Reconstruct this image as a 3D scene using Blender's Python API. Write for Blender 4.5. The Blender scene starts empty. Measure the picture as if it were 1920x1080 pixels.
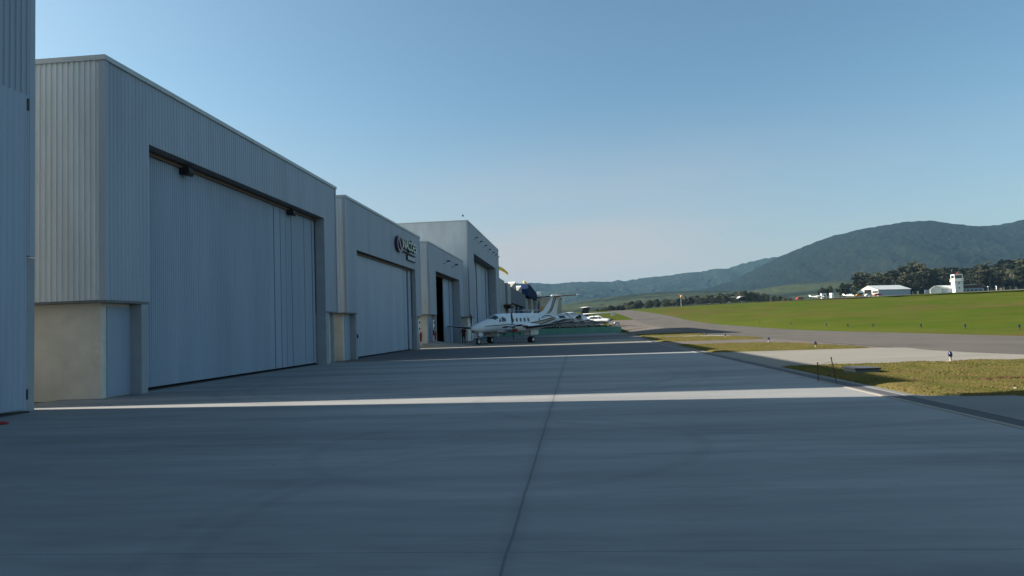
import bpy, math, random
from mathutils import Vector, Matrix, noise
random.seed(7)
scene = bpy.context.scene
col = scene.collection
R = math.radians

# ------------------------------------------------------------------ camera
CAM_H = 1.6
cam_data = bpy.data.cameras.new("camera")
cam_data.sensor_fit = 'HORIZONTAL'; cam_data.sensor_width = 36.0; cam_data.lens = 24.375
cam_data.clip_start = 0.05; cam_data.clip_end = 12000
cam = bpy.data.objects.new("camera", cam_data); col.objects.link(cam)
cam.matrix_world = Matrix(((0.99517, 0.03982, 0.08978, 0.0),
                           (0.09179, -0.05202, -0.99442, 0.0),
                           (-0.03492, 0.99785, -0.05542, CAM_H),
                           (0, 0, 0, 1)))
scene.camera = cam

# ------------------------------------------------------------------ sky, sun, exposure
SUN_EL = 25.0
SUN_AHEAD = 4.8                 # degrees the sun stands ahead of the pure left (-X) direction
w = bpy.data.worlds.new("World"); scene.world = w; w.use_nodes = True
nt = w.node_tree
bg = nt.nodes['Background']
sky = nt.nodes.new('ShaderNodeTexSky'); sky.sky_type = 'NISHITA'; sky.sun_disc = False
sky.sun_elevation = R(SUN_EL); sky.sun_rotation = R(270 + SUN_AHEAD)
sky.altitude = 0; sky.air_density = 1.0; sky.dust_density = 2.0; sky.ozone_density = 3.0
tint = nt.nodes.new('ShaderNodeMix'); tint.data_type = 'RGBA'; tint.blend_type = 'MULTIPLY'
tint.inputs[0].default_value = 1.0; tint.inputs[7].default_value = (0.90, 1.06, 0.98, 1)
nt.links.new(sky.outputs[0], tint.inputs[6]); 
# pale band of distant haze low in the sky, weaker towards the right
wg = nt.nodes.new('ShaderNodeNewGeometry'); wx = nt.nodes.new('ShaderNodeSeparateXYZ'); nt.links.new(wg.outputs['Incoming'], wx.inputs[0])
def wmap(sock, a0, a1, b0, b1):
    n = nt.nodes.new('ShaderNodeMapRange'); n.interpolation_type = 'SMOOTHSTEP'
    for i, q in enumerate((a0, a1, b0, b1)): n.inputs[i+1].default_value = q
    nt.links.new(sock, n.inputs[0]); return n.outputs[0]
low = wmap(wx.outputs[2], -.32, -.02, 0.0, .85)      # Incoming points back to the eye: -z is up
side = wmap(wx.outputs[0], -.55, -.05, .35, 1.0)
mul = nt.nodes.new('ShaderNodeMath'); mul.operation = 'MULTIPLY'; 
wn = nt.nodes.new('ShaderNodeTexNoise'); wn.inputs['Scale'].default_value = 2.2; wn.inputs['Detail'].default_value = 5
wm = nt.nodes.new('ShaderNodeMapping'); wm.inputs['Scale'].default_value = (1, 1, 7); nt.links.new(wg.outputs['Incoming'], wm.inputs[0]); nt.links.new(wm.outputs[0], wn.inputs['Vector'])
cl = nt.nodes.new('ShaderNodeMath'); cl.operation = 'MULTIPLY'; nt.links.new(low, cl.inputs[0]); nt.links.new(wmap(wn.outputs[0],   .32, .66, .66, 1.12), cl.inputs[1])
nt.links.new(cl.outputs[0], mul.inputs[0]); nt.links.new(side, mul.inputs[1])
band = nt.nodes.new('ShaderNodeMix'); band.data_type = 'RGBA'; band.inputs[7].default_value = (3.7, 3.35, 3.3, 1)
nt.links.new(mul.outputs[0], band.inputs[0]); nt.links.new(tint.outputs[2], band.inputs[6]); nt.links.new(band.outputs[2], bg.inputs[0])
bg.inputs[1].default_value = 0.063
sd = bpy.data.lights.new("sun", 'SUN'); sd.energy = 5.0; sd.angle = R(0.5); sd.color = (1.0, 0.93, 0.82)
sun = bpy.data.objects.new("sun", sd); col.objects.link(sun)
a = R(SUN_AHEAD); e = R(SUN_EL)
to_sun = Vector((-math.cos(a)*math.cos(e), math.sin(a)*math.cos(e), math.sin(e)))
sun.rotation_euler = to_sun.to_track_quat('Z', 'Y').to_euler()
scene.view_settings.view_transform = 'Standard'; scene.view_settings.look = 'None'
scene.view_settings.exposure = 1.4; scene.view_settings.gamma = 1.0
scene.cycles.use_denoising = True
scene.cycles.max_bounces = 6; scene.cycles.volume_bounces = 0
scene.cycles.sample_clamp_indirect = 6

# ------------------------------------------------------------------ helpers
def link(o, parent=None):
    col.objects.link(o)
    if parent: o.parent = parent
    return o
def tag(o, label=None, cat=None, group=None, kind=None):
    if label: o['label'] = label
    if cat: o['category'] = cat
    if group: o['group'] = group
    if kind: o['kind'] = kind
    return o
def thing(name, label, cat, loc=(0, 0, 0), rotz=0, group=None, scale=1.0):
    o = bpy.data.objects.new(name, None); o.empty_display_size = 0.3
    o.location = loc; o.rotation_euler = (0, 0, rotz); o.scale = (scale,)*3
    return tag(link(o), label, cat, group)
def origin(o):
    v = Vector((0, 0, 0))
    while o: v += o.location; o = o.parent
    return v
class MB:
    def __init__(s): s.v = []; s.f = []; s.m = []
    def add(s, vs, fs, mi=0):
        b = len(s.v); s.v += [tuple(p) for p in vs]
        s.f += [tuple(i+b for i in f) for f in fs]; s.m += [mi]*len(fs)
        return s
    def box(s, x0, x1, y0, y1, z0, z1, mi=0):
        return s.add([(x, y, z) for z in (z0, z1) for y in (y0, y1) for x in (x0, x1)],
              [(0, 2, 3, 1), (4, 5, 7, 6), (0, 1, 5, 4), (2, 6, 7, 3), (0, 4, 6, 2), (1, 3, 7, 5)], mi)
    def tube(s, pts, rad, n=8, mi=0, caps=True):
        pts = [Vector(p) for p in pts]
        rads = rad if isinstance(rad, (list, tuple)) else [rad]*len(pts)
        vs = []; fs = []
        for i, p in enumerate(pts):
            d = (pts[min(i+1, len(pts)-1)]-pts[max(i-1, 0)]).normalized()
            u = d.cross(Vector((0, 0, 1)))
            if u.length < 1e-3: u = Vector((1, 0, 0))
            u.normalize(); q = d.cross(u)
            for k in range(n):
                t = 2*math.pi*k/n
                vs.append(p+(u*math.cos(t)+q*math.sin(t))*rads[i])
        for i in range(len(pts)-1):
            for k in range(n):
                fs.append((i*n+k, i*n+(k+1) % n, (i+1)*n+(k+1) % n, (i+1)*n+k))
        if caps:
            fs.append(tuple(range(n-1, -1, -1))); fs.append(tuple(range((len(pts)-1)*n, len(pts)*n)))
        return s.add(vs, fs, mi)
    def rings(s, rings, mi=0, caps=True, closed=True):
        n = len(rings[0]); vs = [p for r in rings for p in r]; fs = []
        for i in range(len(rings)-1):
            for k in range(n if closed else n-1):
                fs.append((i*n+k, i*n+(k+1) % n, (i+1)*n+(k+1) % n, (i+1)*n+k))
        if caps and closed:
            fs.append(tuple(range(n-1, -1, -1))); fs.append(tuple(range((len(rings)-1)*n, len(rings)*n)))
        return s.add(vs, fs, mi)
    def prism(s, poly, axis, a0, a1, mi=0):
        """poly in the two other axes (order x,y,z without axis), extruded along axis"""
        def P(c, t):
            c = list(c); c.insert(axis, t); return tuple(c)
        n = len(poly)
        vs = [P(c, a0) for c in poly]+[P(c, a1) for c in poly]
        fs = [tuple(range(n-1, -1, -1)), tuple(range(n, 2*n))]+[(i, (i+1) % n, n+(i+1) % n, n+i) for i in range(n)]
        return s.add(vs, fs, mi)
    def build(s, name, mat, parent=None, smooth=False, world=False, bevel=0):
        off = origin(parent) if (world and parent) else Vector((0, 0, 0))
        me = bpy.data.meshes.new(name)
        me.from_pydata([(v[0]-off.x, v[1]-off.y, v[2]-off.z) for v in s.v], [], s.f)
        for m in (mat if isinstance(mat, (list, tuple)) else [mat]): me.materials.append(m)
        me.polygons.foreach_set('material_index', s.m)
        if smooth: me.polygons.foreach_set('use_smooth', [True]*len(me.polygons))
        me.update()
        o = link(bpy.data.objects.new(name, me), parent)
        if bevel:
            b = o.modifiers.new('bevel', 'BEVEL'); b.width = bevel; b.segments = 2; b.limit_method = 'ANGLE'
        return o
def copy_tree(o, parent=None):
    c = o.copy(); col.objects.link(c); c.parent = parent
    for ch in list(o.children): copy_tree(ch, c)
    return c

# ------------------------------------------------------------------ materials
def mat(name, c1, c2=None, rough=0.6, scale=4.0, detail=5.0, bump=0.0, bscale=30.0, metal=0.0, stretch=(1, 1, 1),
        lo=0.35, hi=0.65, spec=0.4, c3=None, scale3=0.6, f3=(0.45, 0.7), nr=.62):
    m = bpy.data.materials.new(name); m.use_nodes = True
    t = m.node_tree; L = t.links; N = t.nodes
    b = N['Principled BSDF']; b.inputs['Roughness'].default_value = rough; b.inputs['Metallic'].default_value = metal
    b.inputs['Specular IOR Level'].default_value = spec
    b.inputs['Base Color'].default_value = (*c1, 1)
    tc = N.new('ShaderNodeNewGeometry'); mp = N.new('ShaderNodeMapping'); mp.inputs['Scale'].default_value = stretch
    L.new(tc.outputs['Position'], mp.inputs[0])
    if c2:
        n = N.new('ShaderNodeTexNoise'); n.inputs['Scale'].default_value = scale; n.inputs['Detail'].default_value = detail
        n.inputs['Roughness'].default_value = nr
        L.new(mp.outputs[0], n.inputs['Vector'])
        r = N.new('ShaderNodeMapRange'); r.inputs[1].default_value = lo; r.inputs[2].default_value = hi
        L.new(n.outputs[0], r.inputs[0])
        mx = N.new('ShaderNodeMix'); mx.data_type = 'RGBA'
        mx.inputs[6].default_value = (*c1, 1); mx.inputs[7].default_value = (*c2, 1)
        L.new(r.outputs[0], mx.inputs[0]); out = mx.outputs[2]
        if c3:
            n3 = N.new('ShaderNodeTexNoise'); n3.inputs['Scale'].default_value = scale3; n3.inputs['Detail'].default_value = 6
            n3.inputs['Roughness'].default_value = nr+.04
            L.new(mp.outputs[0], n3.inputs['Vector'])
            r3 = N.new('ShaderNodeMapRange'); r3.inputs[1].default_value = f3[0]; r3.inputs[2].default_value = f3[1]
            L.new(n3.outputs[0], r3.inputs[0])
            m3 = N.new('ShaderNodeMix'); m3.data_type = 'RGBA'; m3.inputs[7].default_value = (*c3, 1)
            L.new(out, m3.inputs[6]); L.new(r3.outputs[0], m3.inputs[0]); out = m3.outputs[2]
        L.new(out, b.inputs['Base Color'])
    if bump:
        nb = N.new('ShaderNodeTexNoise'); nb.inputs['Scale'].default_value = bscale; nb.inputs['Detail'].default_value = 6
        L.new(tc.outputs['Position'], nb.inputs['Vector'])
        bp = N.new('ShaderNodeBump'); bp.inputs['Strength'].default_value = bump; bp.inputs['Distance'].default_value = 0.05
        L.new(nb.outputs[0], bp.inputs['Height']); L.new(bp.outputs[0], b.inputs['Normal'])
    return m
M = {}
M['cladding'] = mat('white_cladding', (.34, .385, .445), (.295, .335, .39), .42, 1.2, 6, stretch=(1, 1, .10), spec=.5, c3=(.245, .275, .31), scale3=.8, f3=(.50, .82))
M['clad_grey'] = mat('pale_grey_cladding', (.27, .29, .30), (.22, .24, .25), .5, 1.0, 6, stretch=(1, 1, .25))
M['sideclad_lit'] = mat('bounce_lit_sheet', (.68, .70, .70), (.57, .59, .59), .5, 1.2, 6, stretch=(1, 1, .25))  # lighter copy of the cladding, bounce light on side walls put into its colour
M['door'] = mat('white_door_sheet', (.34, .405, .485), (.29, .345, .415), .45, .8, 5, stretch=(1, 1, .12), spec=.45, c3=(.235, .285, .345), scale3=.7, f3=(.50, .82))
M['coping'] = mat('grey_flashing', (.50, .53, .53), (.43, .46, .46), .45, 2)
M['plaster'] = mat('cream_plaster', (.72, .66, .56), (.63, .575, .485), .85, 1.5, 6, bump=.15, c3=(.50, .42, .33), scale3=.8, f3=(.55, .85))
M['pier'] = mat('painted_pier', (.34, .36, .37), (.30, .315, .325), .75, 2, 6, bump=.08)
M['soffit'] = mat('soffit_grey', (.22, .22, .22), (.18, .18, .18), .8, 2)
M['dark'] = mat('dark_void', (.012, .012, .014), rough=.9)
M['black'] = mat('black_metal', (.02, .02, .022), (.03, .03, .03), .5, 20)
M['rail'] = mat('brown_rail', (.20, .13, .10), (.14, .10, .08), .6, 6)
M['roofing'] = mat('roof_sheet', (.40, .41, .41), (.34, .35, .35), .5, 2)
M['glass'] = mat('window_glass', (.02, .035, .035), rough=.08, spec=.7)
M['greenglass'] = mat('green_glass', (.045, .13, .085), (.03, .09, .06), .15, 1.5, spec=.6)
M['grey'] = mat('grey_wall', (.19, .20, .215), (.15, .16, .175), .9, 1.2, 6, spec=.05)
M['beige'] = mat('beige_wall', (.42, .38, .32), (.34, .31, .27), .85, 1.0, 6)
M['navy'] = mat('navy_sheet', (.016, .032, .085), (.012, .026, .066), .85, 1, spec=.05)
M['bluepaint'] = mat('blue_sheet', (.04, .12, .28), (.03, .10, .23), .8, 1, spec=.05)
M['orange'] = mat('orange_door', (.55, .24, .03), (.48, .20, .03), .6, 2)
M['white'] = mat('white_paint', (.80, .80, .79), (.74, .74, .73), .3, 2, spec=.5)
M['red'] = mat('red_paint', (.40, .03, .025), (.34, .025, .02), .5, 6)
M['yellow'] = mat('yellow_cloth', (.72, .50, .05), (.62, .42, .05), .8, 3)
M['sockorange'] = mat('orange_cloth', (.75, .28, .05), (.65, .24, .05), .8, 3)
M['greenpaint'] = mat('green_paint', (.17, .37, .26), (.14, .31, .22), .7, .6, 6)
M['rubber'] = mat('rubber', (.015, .015, .016), (.022, .022, .022), .8, 20)
M['steel'] = mat('steel', (.45, .46, .47), (.38, .39, .40), .3, 8, metal=.8)
M['rust'] = mat('rusty_bar', (.10, .05, .03), (.07, .035, .025), .85, 20)
M['gold'] = mat('gold_paint', (.33, .24, .10), (.28, .20, .08), .4, 3)
M['stripe'] = mat('dark_stripe', (.02, .022, .035), (.028, .03, .045), .4, 3)
M['bluelens'] = mat('blue_lens', (.008, .010, .045), (.012, .016, .06), .15, 8, spec=.7)
M['slate'] = mat('dark_slab', (.065, .07, .08), (.045, .05, .058), .9, 6, bump=.2)
M['concbase'] = mat('light_base', (.30, .275, .24), (.24, .22, .19), .85, 10)
M['roofwhite'] = mat('white_roof_sheet', (.78, .77, .72), (.70, .69, .64), .5, .4)
M['shadewall'] = mat('shaded_white_sheet', (.36, .41, .47), (.32, .37, .43), .5, .6)  # white sheet with the shade of walls turned from the sun in its colour
M['skin'] = mat('skin', (.30, .17, .11), rough=.6)
M['shirt'] = mat('dark_red_shirt', (.075, .022, .022), (.055, .018, .018), .85, 9)
M['trousers'] = mat('dark_trousers', (.018, .02, .028), (.026, .028, .035), .85, 9)
M['hair'] = mat('dark_hair', (.012, .01, .009), rough=.8)
M['asphalt'] = mat('apron_asphalt', (.115, .11, .11), (.085, .082, .085), .85, .6, 8, bump=.1, bscale=40, stretch=(.35, 1, 1))
M['taxiway'] = mat('taxiway_asphalt', (.125, .110, .096), (.098, .088, .078), .88, .35, 9, spec=.06, nr=.72, bump=.12, bscale=30,
                   stretch=(1, .25, 1), c3=(.07, .064, .06), scale3=.30, f3=(.54, .72))
M['oldpave'] = mat('old_pavement', (.155, .132, .115), (.108, .096, .086), .9, .5, 8, spec=.06, bump=.1, bscale=30, stretch=(.4, 1, 1),
                   c3=(.20, .145, .11), scale3=.25, f3=(.5, .7))
M['slab'] = mat('slab_concrete', (.255, .235, .20), (.215, .198, .168), .85, .8, 9, spec=.06, bump=.08, bscale=40, stretch=(.3, 1, 1),
                c3=(.18, .168, .145), scale3=.5, f3=(.55, .8))
M['worn'] = mat('worn_pavement', (.215, .21, .20), (.165, .163, .156), .8, .6, 9, spec=.1, bump=.1, bscale=50, stretch=(.3, 1, 1))
M['edge'] = mat('edge_concrete', (.31, .27, .23), (.25, .22, .185), .88, 2.5, 8, bump=.1, bscale=50)
M['drain'] = mat('drain_grating', (.085, .085, .09), (.055, .055, .06), .8, 12, 4, stretch=(.2, 6, 1), bump=.3, bscale=30)
M['grassdry'] = mat('short_dry_grass', (.082, .088, .022), (.150, .112, .044), .95, 1.1, 12, spec=0.0, nr=.76, bump=.6, bscale=18,
                    c3=(.13, .085, .042), scale3=.55, f3=(.52, .70))
M['bladegreen'] = mat('grass_blade_mix', (.080, .092, .022), (.165, .125, .050), .9, 1.1, 9, spec=.06)
M['field'] = mat('field_grass', (.042, .072, .010), (.078, .084, .017), .95, .14, 14, spec=0.0, bump=.8, bscale=2.2, nr=.80, stretch=(1, .35, 1),
                 c3=(.092, .062, .030), scale3=.045, f3=(.48, .70))
M['soil'] = mat('bare_soil', (.13, .075, .04), (.05, .03, .018), .95, 4.0, 8, spec=0.0, bump=.6, bscale=25)
M['bark'] = mat('bark', (.12, .085, .06), (.20, .16, .12), .9, 1.5)

def leafmat(name, c1, c2, c3):
    m = mat(name, c1, c2, .75, .35, 6, c3=c3, scale3=.12, f3=(.45, .7), spec=.25)
    return m
M['leafA'] = leafmat('leaves_dark', (.017, .026, .011), (.032, .040, .016), (.040, .036, .020))
M['leafB'] = leafmat('leaves_olive', (.024, .034, .013), (.042, .047, .020), (.050, .042, .024))
M['leafC'] = leafmat('leaves_deep', (.011, .017, .008), (.018, .026, .011), (.014, .021, .009))
M['leafR'] = leafmat('leaves_reddish', (.10, .045, .022), (.15, .065, .03), (.07, .05, .02))
M['hill'] = mat('forest_hill', (.003, .007, .007), (.011, .017, .011), .95, .035, 14, spec=.06, nr=.74, bump=1.0, bscale=.06,
                c3=(.016, .018, .012), scale3=.0035, f3=(.52, .74))
M['farhill'] = mat('far_hill', (.008, .015, .008), (.016, .025, .012), .95, .010, 14, spec=.06, bump=1.0, bscale=.05,
                   c3=(.022, .028, .015), scale3=.003, f3=(.52, .74))
M['fieldhill'] = mat('pasture_hill', (.036, .048, .020), (.050, .052, .025), .95, .006, 10, spec=.06, bump=.5, bscale=.05,
                     stretch=(.4, 1, 1), c3=(.012, .020, .009), scale3=.006, f3=(.49, .56))

def concrete_material():
    m = mat('apron_concrete', (.335, .328, .312), (.176, .177, .174), .72, .45, 10, bump=.10, bscale=70, nr=.70, stretch=(.22, 1.4, 1),
            c3=(.125, .125, .123), scale3=.26, f3=(.50, .74), lo=.30, hi=.70)
    t = m.node_tree; L = t.links; N = t.nodes; b = N['Principled BSDF']
    src = b.inputs['Base Color'].links[0].from_socket
    g = N.new('ShaderNodeNewGeometry'); sx = N.new('ShaderNodeSeparateXYZ'); L.new(g.outputs['Position'], sx.inputs[0])
    def mth(op, a_, b_=None, c_=None):
        n = N.new('ShaderNodeMath'); n.operation = op
        for i, q in enumerate((a_, b_, c_)):
            if q is None: continue
            if isinstance(q, (int, float)): n.inputs[i].default_value = q
            else: L.new(q, n.inputs[i])
        return n.outputs[0]
    nw = N.new('ShaderNodeTexNoise'); nw.inputs['Scale'].default_value = 1.4; L.new(g.outputs['Position'], nw.inputs['Vector'])
    wob = mth('MULTIPLY', mth('SUBTRACT', nw.outputs[0], .5), .035)
    x = mth('ADD', sx.outputs[0], wob); y = mth('ADD', sx.outputs[1], wob)
    def line(c, centre, half, soft):
        d = mth('ABSOLUTE', mth('SUBTRACT', c, centre))
        r = N.new('ShaderNodeMapRange'); r.inputs[1].default_value = half; r.inputs[2].default_value = half+soft
        r.inputs[3].default_value = 1; r.inputs[4].default_value = 0
        L.new(d, r.inputs[0]); return r.outputs[0]
    def rep(c, period, off, half, soft):
        d = mth('PINGPONG', mth('ADD', c, off), period/2)
        r = N.new('ShaderNodeMapRange'); r.inputs[1].default_value = half; r.inputs[2].default_value = half+soft
        r.inputs[3].default_value = 1; r.inputs[4].default_value = 0
        L.new(d, r.inputs[0]); return r.outputs[0]
    j1 = mth('MULTIPLY', line(x, -.55, .006, .014), .72)              # long construction joint
    j1b = mth('MULTIPLY', line(x, -.55, .03, .10), .16)               # dirt beside it
    j2 = mth('MULTIPLY', rep(y, 3.65, -5.0+3.65*4, .004, .008), .5)  # saw cuts across
    j3 = mth('MULTIPLY', rep(x, 6.4, .55+6.4*3, .004, .008), .16)
    jj = mth('MAXIMUM', mth('MAXIMUM', j1, j1b), mth('MAXIMUM', j2, j3))
    # curved tyre scuffs
    def arc(cx, cy, rad, wd, s):
        dx = mth('SUBTRACT', sx.outputs[0], cx); dy = mth('SUBTRACT', sx.outputs[1], cy)
        d = mth('SQRT', mth('ADD', mth('MULTIPLY', dx, dx), mth('MULTIPLY', dy, dy)))
        return mth('MULTIPLY', line(d, rad, wd*.4, wd), s)
    ns = N.new('ShaderNodeTexNoise'); ns.inputs['Scale'].default_value = .55; ns.inputs['Detail'].default_value = 7
    L.new(g.outputs['Position'], ns.inputs['Vector'])
    sc = None
    for q in ((1.2, 6.0, 4.2, .10, .3), (1.2, 6.0, 4.55, .10, .25), (-3.5, 22, 6.5, .12, .5), (-3.5, 22, 7.4, .14, .45), (3.0, 15.5, 5.2, .14, .4), (-1, 9.5, 2.6, .12, .4)):
        o = arc(*q); sc = o if sc is None else mth('MAXIMUM', sc, o)
    sc = mth('MULTIPLY', sc, mth('MULTIPLY', ns.outputs[0], .62))
    tot = mth('MAXIMUM', jj, sc)
    mx = N.new('ShaderNodeMix'); mx.data_type = 'RGBA'; mx.inputs[7].default_value = (.07, .07, .07, 1)
    L.new(tot, mx.inputs[0]); L.new(src, mx.inputs[6])
    # a few sharp dark oil spots / crumbs
    vo = N.new('ShaderNodeTexVoronoi'); vo.inputs['Scale'].default_value = .9; L.new(g.outputs['Position'], vo.inputs['Vector'])
    r = N.new('ShaderNodeMapRange'); r.inputs[1].default_value = .012; r.inputs[2].default_value = .03
    r.inputs[3].default_value = .6; r.inputs[4].default_value = 0; L.new(vo.outputs['Distance'], r.inputs[0])
    m2 = N.new('ShaderNodeMix'); m2.data_type = 'RGBA'; m2.inputs[7].default_value = (.09, .085, .08, 1)
    L.new(r.outputs[0], m2.inputs[0]); L.new(mx.outputs[2], m2.inputs[6])
    L.new(m2.outputs[2], b.inputs['Base Color'])
    return m
M['concrete'] = concrete_material()

# ------------------------------------------------------------------ terrain
def interp(tab, x):
    if x <= tab[0][0]: return tab[0][1]
    for (x0, y0), (x1, y1) in zip(tab, tab[1:]):
        if x <= x1: return y0+(y1-y0)*(x-x0)/(x1-x0)
    return tab[-1][1]
ZT = [(80, 0), (92, .1), (107, .33), (133, .7), (160, 1.45), (190, 2.75), (223, 4.0), (267, 5.45), (333, 7.4), (400, 8.6), (520, 9.6), (700, 10.5), (4000, 14)]
RID = [(-150, 1.2), (0, 2.2), (80, 3.6), (132, 4.75), (155, 5.3), (194, 5.95), (256, 7.4), (314, 8.5), (425, 10.5), (542, 12.5), (700, 13.6), (1000, 14.5), (4000, 15)]
def zterr(x, y):
    zt = interp(ZT, y)
    if x < 14.5:                                   # the apron side stays level as far as the green wall
        f = max(0, min(1, (x-8)/6.5)); q = max(0, min(1, (y-119)/26)); q = q*q*(3-2*q)
        return zt*(f+(1-f)*q)
    if x <= 26: return zt
    rz = interp(RID, y); t = min(1, (x-26)/54)
    z = zt+(rz-zt)*(t**.72)
    if x > 80: z += min(x-80, 500)*.012
    return z
def lattice(name, xs, ys, zf, m, parent=None, smooth=True):
    b = MB(); n = len(xs)
    vs = [(x, y, zf(x, y)) for y in ys for x in xs]
    fs = [(j*n+i, j*n+i+1, (j+1)*n+i+1, (j+1)*n+i) for j in range(len(ys)-1) for i in range(n-1)]
    b.add(vs, fs); return b.build(name, m, parent, smooth)
def frange(a0, a1, n): return [a0+(a1-a0)*i/(n-1) for i in range(n)]
xs = frange(-700, -60, 12)+frange(-40, 20, 13)+frange(22, 26, 5)+frange(27, 110, 90)+frange(113, 300, 63)+frange(310, 2400, 50)
ys = frange(-180, 20, 21)+frange(21, 200, 120)+frange(203, 620, 140)+frange(640, 4250, 60)
def zground(x, y):
    z = zterr(x, y)-.05
    if x > 27 and y > 20:
        f = min(1, (x-27)/6)
        z += f*(noise.noise((x*.11, y*.07, 3.1))*.22+noise.noise((x*.35, y*.28, 8.2))*.07)
    return z
tag(lattice('ground', xs, ys, zground, M['field']), kind='structure')

def sheet(name, x0, x1, y0, y1, z, m, edge=None, ny=None, nx=2):
    ny = ny or max(2, int((y1-y0)/6)+1)
    o = lattice(name, frange(x0, x1, nx), frange(y0, y1, ny), lambda x, y: zterr(min(x, 26), y)+z, m)
    return tag(o, kind='structure')
# surfaces lie as thin sheets a few millimetres above each other
sheet('pavement', -14.5, 14.7, -32, 92, -.012, M['oldpave'])
sheet('pavement', 6.462, 16.6, -30, 14.0, .002, M['worn'])
sheet('apron', -14.4, 5.848, -30, 36.3, 0.0, M['concrete'])
sheet('apron_asphalt', -14.4, 5.848, 36.304, 53.4, 0.0, M['asphalt'])
sheet('apron_concrete', -14.4, 5.848, 53.404, 69, 0.0, M['slab'])
sheet('apron_asphalt', -14.4, 6.9, 69.004, 83, 0.0, M['asphalt'])
sheet('apron_concrete', -14.4, 7.3, 83.004, 118.9, 0.0, M['worn'])
sheet('taxiway', 14.704, 26, -60, 345, 0.0, M['taxiway'], ny=110)
sheet('pavement', 7.5, 14.7, 92.004, 178, 0.01, M['oldpave'], ny=60, nx=12)
sheet('runway', 84, 100, 60, 700, 0.05, M['taxiway'], ny=140) if False else None
rw = lattice('runway', frange(79, 97, 4), frange(90, 700, 180), lambda x, y: zterr(x, y)+.26, M['taxiway']); tag(rw, kind='structure')
sheet('apron', -14, 6.2, 146, 192, .06, M['oldpave'], ny=40, nx=8)
# drain channel between apron and verge, flanked by pale concrete edges
tag(MB().box(5.85, 5.95, -30, 79, -.05, .010).build('kerb_strip', M['edge']), kind='structure')
tag(MB().box(5.952, 6.28, -30, 79, -.05, .004).build('drain_channel', M['drain']), kind='structure')
tag(MB().box(6.282, 6.46, -30, 79, -.05, .012).build('kerb_strip', M['worn']), kind='structure')
# concrete slab joining the apron to the taxiway
def poly_sheet(name, pts, z, m, thick=.05):
    b = MB(); b.prism(pts, 2, z-thick, z); return tag(b.build(name, m), kind='structure')
poly_sheet('slab', [(6.462, 23.1), (16.2, 23.3), (15.5, 25.6), (14.9, 28), (14.7, 30.8), (15.0, 33.4), (14.1, 34.0), (6.462, 34.3)], .008, M['slab'])
poly_sheet('path', [(6.462, 46.6), (14.72, 44.0), (14.72, 54.4), (6.462, 54.8)], -.004, M['oldpave'])
poly_sheet('path', [(7.0, 72.6), (14.72, 67), (14.72, 72.5), (7.0, 76.5)], -.004, M['slab'])

def island(pts, h, seed, dens):
    """low grassy verge with a bumpy top, edges standing a few centimetres proud of the paving"""
    from mathutils.geometry import tessellate_polygon
    x0 = min(p[0] for p in pts); x1 = max(p[0] for p in pts); y0 = min(p[1] for p in pts); y1 = max(p[1] for p in pts)
    def inside(x, y):
        c = False; n = len(pts)
        for i in range(n):
            xa, ya = pts[i]; xb, yb = pts[(i+1) % n]
            if (ya > y) != (yb > y) and x < (xb-xa)*(y-ya)/(yb-ya)+xa: c = not c
        return c
    def edge(x, y):
        d = 9
        for i in range(len(pts)):
            p = Vector(pts[i]); q = Vector(pts[(i+1) % len(pts)]); v = q-p
            t = max(0, min(1, (Vector((x, y))-p).dot(v)/v.dot(v))); d = min(d, (p+v*t-Vector((x, y))).length)
        return d
    step = .22 if seed == 1 else .4
    nx = int((x1-x0)/step)+2; ny = int((y1-y0)/step)+2
    def zf(x, y):
        if not inside(x, y):
            return -.06-.02*seed*.1
        k = min(1, edge(x, y)/.35)
        return .01+h*(.35+.65*k)+k*(noise.noise((x*1.1+seed*9, y*1.1, 0))*.045+noise.noise((x*3.7, y*3.7, seed))*.025)
    o = lattice('verge', frange(x0-.1, x1+.1, nx), frange(y0-.1, y1+.1, ny), zf, M['grassdry'], smooth=True)
    tag(o, kind='structure')
    rnd = random.Random(seed); b = MB()
    n = int((x1-x0)*(y1-y0)*dens)
    for _ in range(n):
        x = rnd.uniform(x0, x1); y = rnd.uniform(y0, y1)
        if not inside(x, y) or noise.noise((x*.9, y*.9, seed+5)) > .34: continue
        z = zf(x, y)-.01; hh = rnd.uniform(.012, .036)*(1+.5*noise.noise((x*.6, y*.6, 2))); ang = rnd.uniform(0, 6.28); wd = rnd.uniform(.008, .02)
        lx = rnd.uniform(-.04, .04); ly = rnd.uniform(-.04, .04)
        ca, sa = math.cos(ang)*wd, math.sin(ang)*wd
        b.add([(x-ca, y-sa, z), (x+ca, y+sa, z), (x+lx, y+ly, z+hh)], [(0, 1, 2)])
    g = b.build('grass', M['bladegreen']); tag(g, kind='stuff')
island([(6.47, 23.0), (6.47, 14.55), (6.95, 13.95), (8.2, 13.55), (11, 13.0), (15.5, 12.2), (16.5, 16), (16.0, 23.2)], .06, 1, 260)
island([(6.47, 34.5), (13.9, 34.2), (13.6, 38.5), (13.1, 42.5), (12.2, 44.8), (6.47, 46.4)], .07, 2, 60)
island([(6.47, 55.0), (14.3, 54.8), (14.9, 58.5), (14.2, 64), (12.2, 66.8), (7.4, 72.2), (6.47, 72.0)], .07, 3, 30)
island([(7.1, 76.8), (13.6, 74), (14.4, 80), (14.6, 90), (11.5, 91.5), (7.2, 89)], .07, 4, 20)

# bare soil scrape in the nearest verge
def soil(x, y):
    r = math.hypot((x-9.75)/1.25, (y-16.35)/.42)
    k = max(0, 1-r*r)
    return .02+k*.085+(noise.noise((x*2.3, y*2.9, 4))*.05+noise.noise((x*7, y*7, 1))*.03)*min(1, k*2.5)
tag(lattice('soil', frange(8.3, 11.2, 60), frange(15.8, 16.9, 26), soil, M['soil']), kind='structure')
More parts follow.
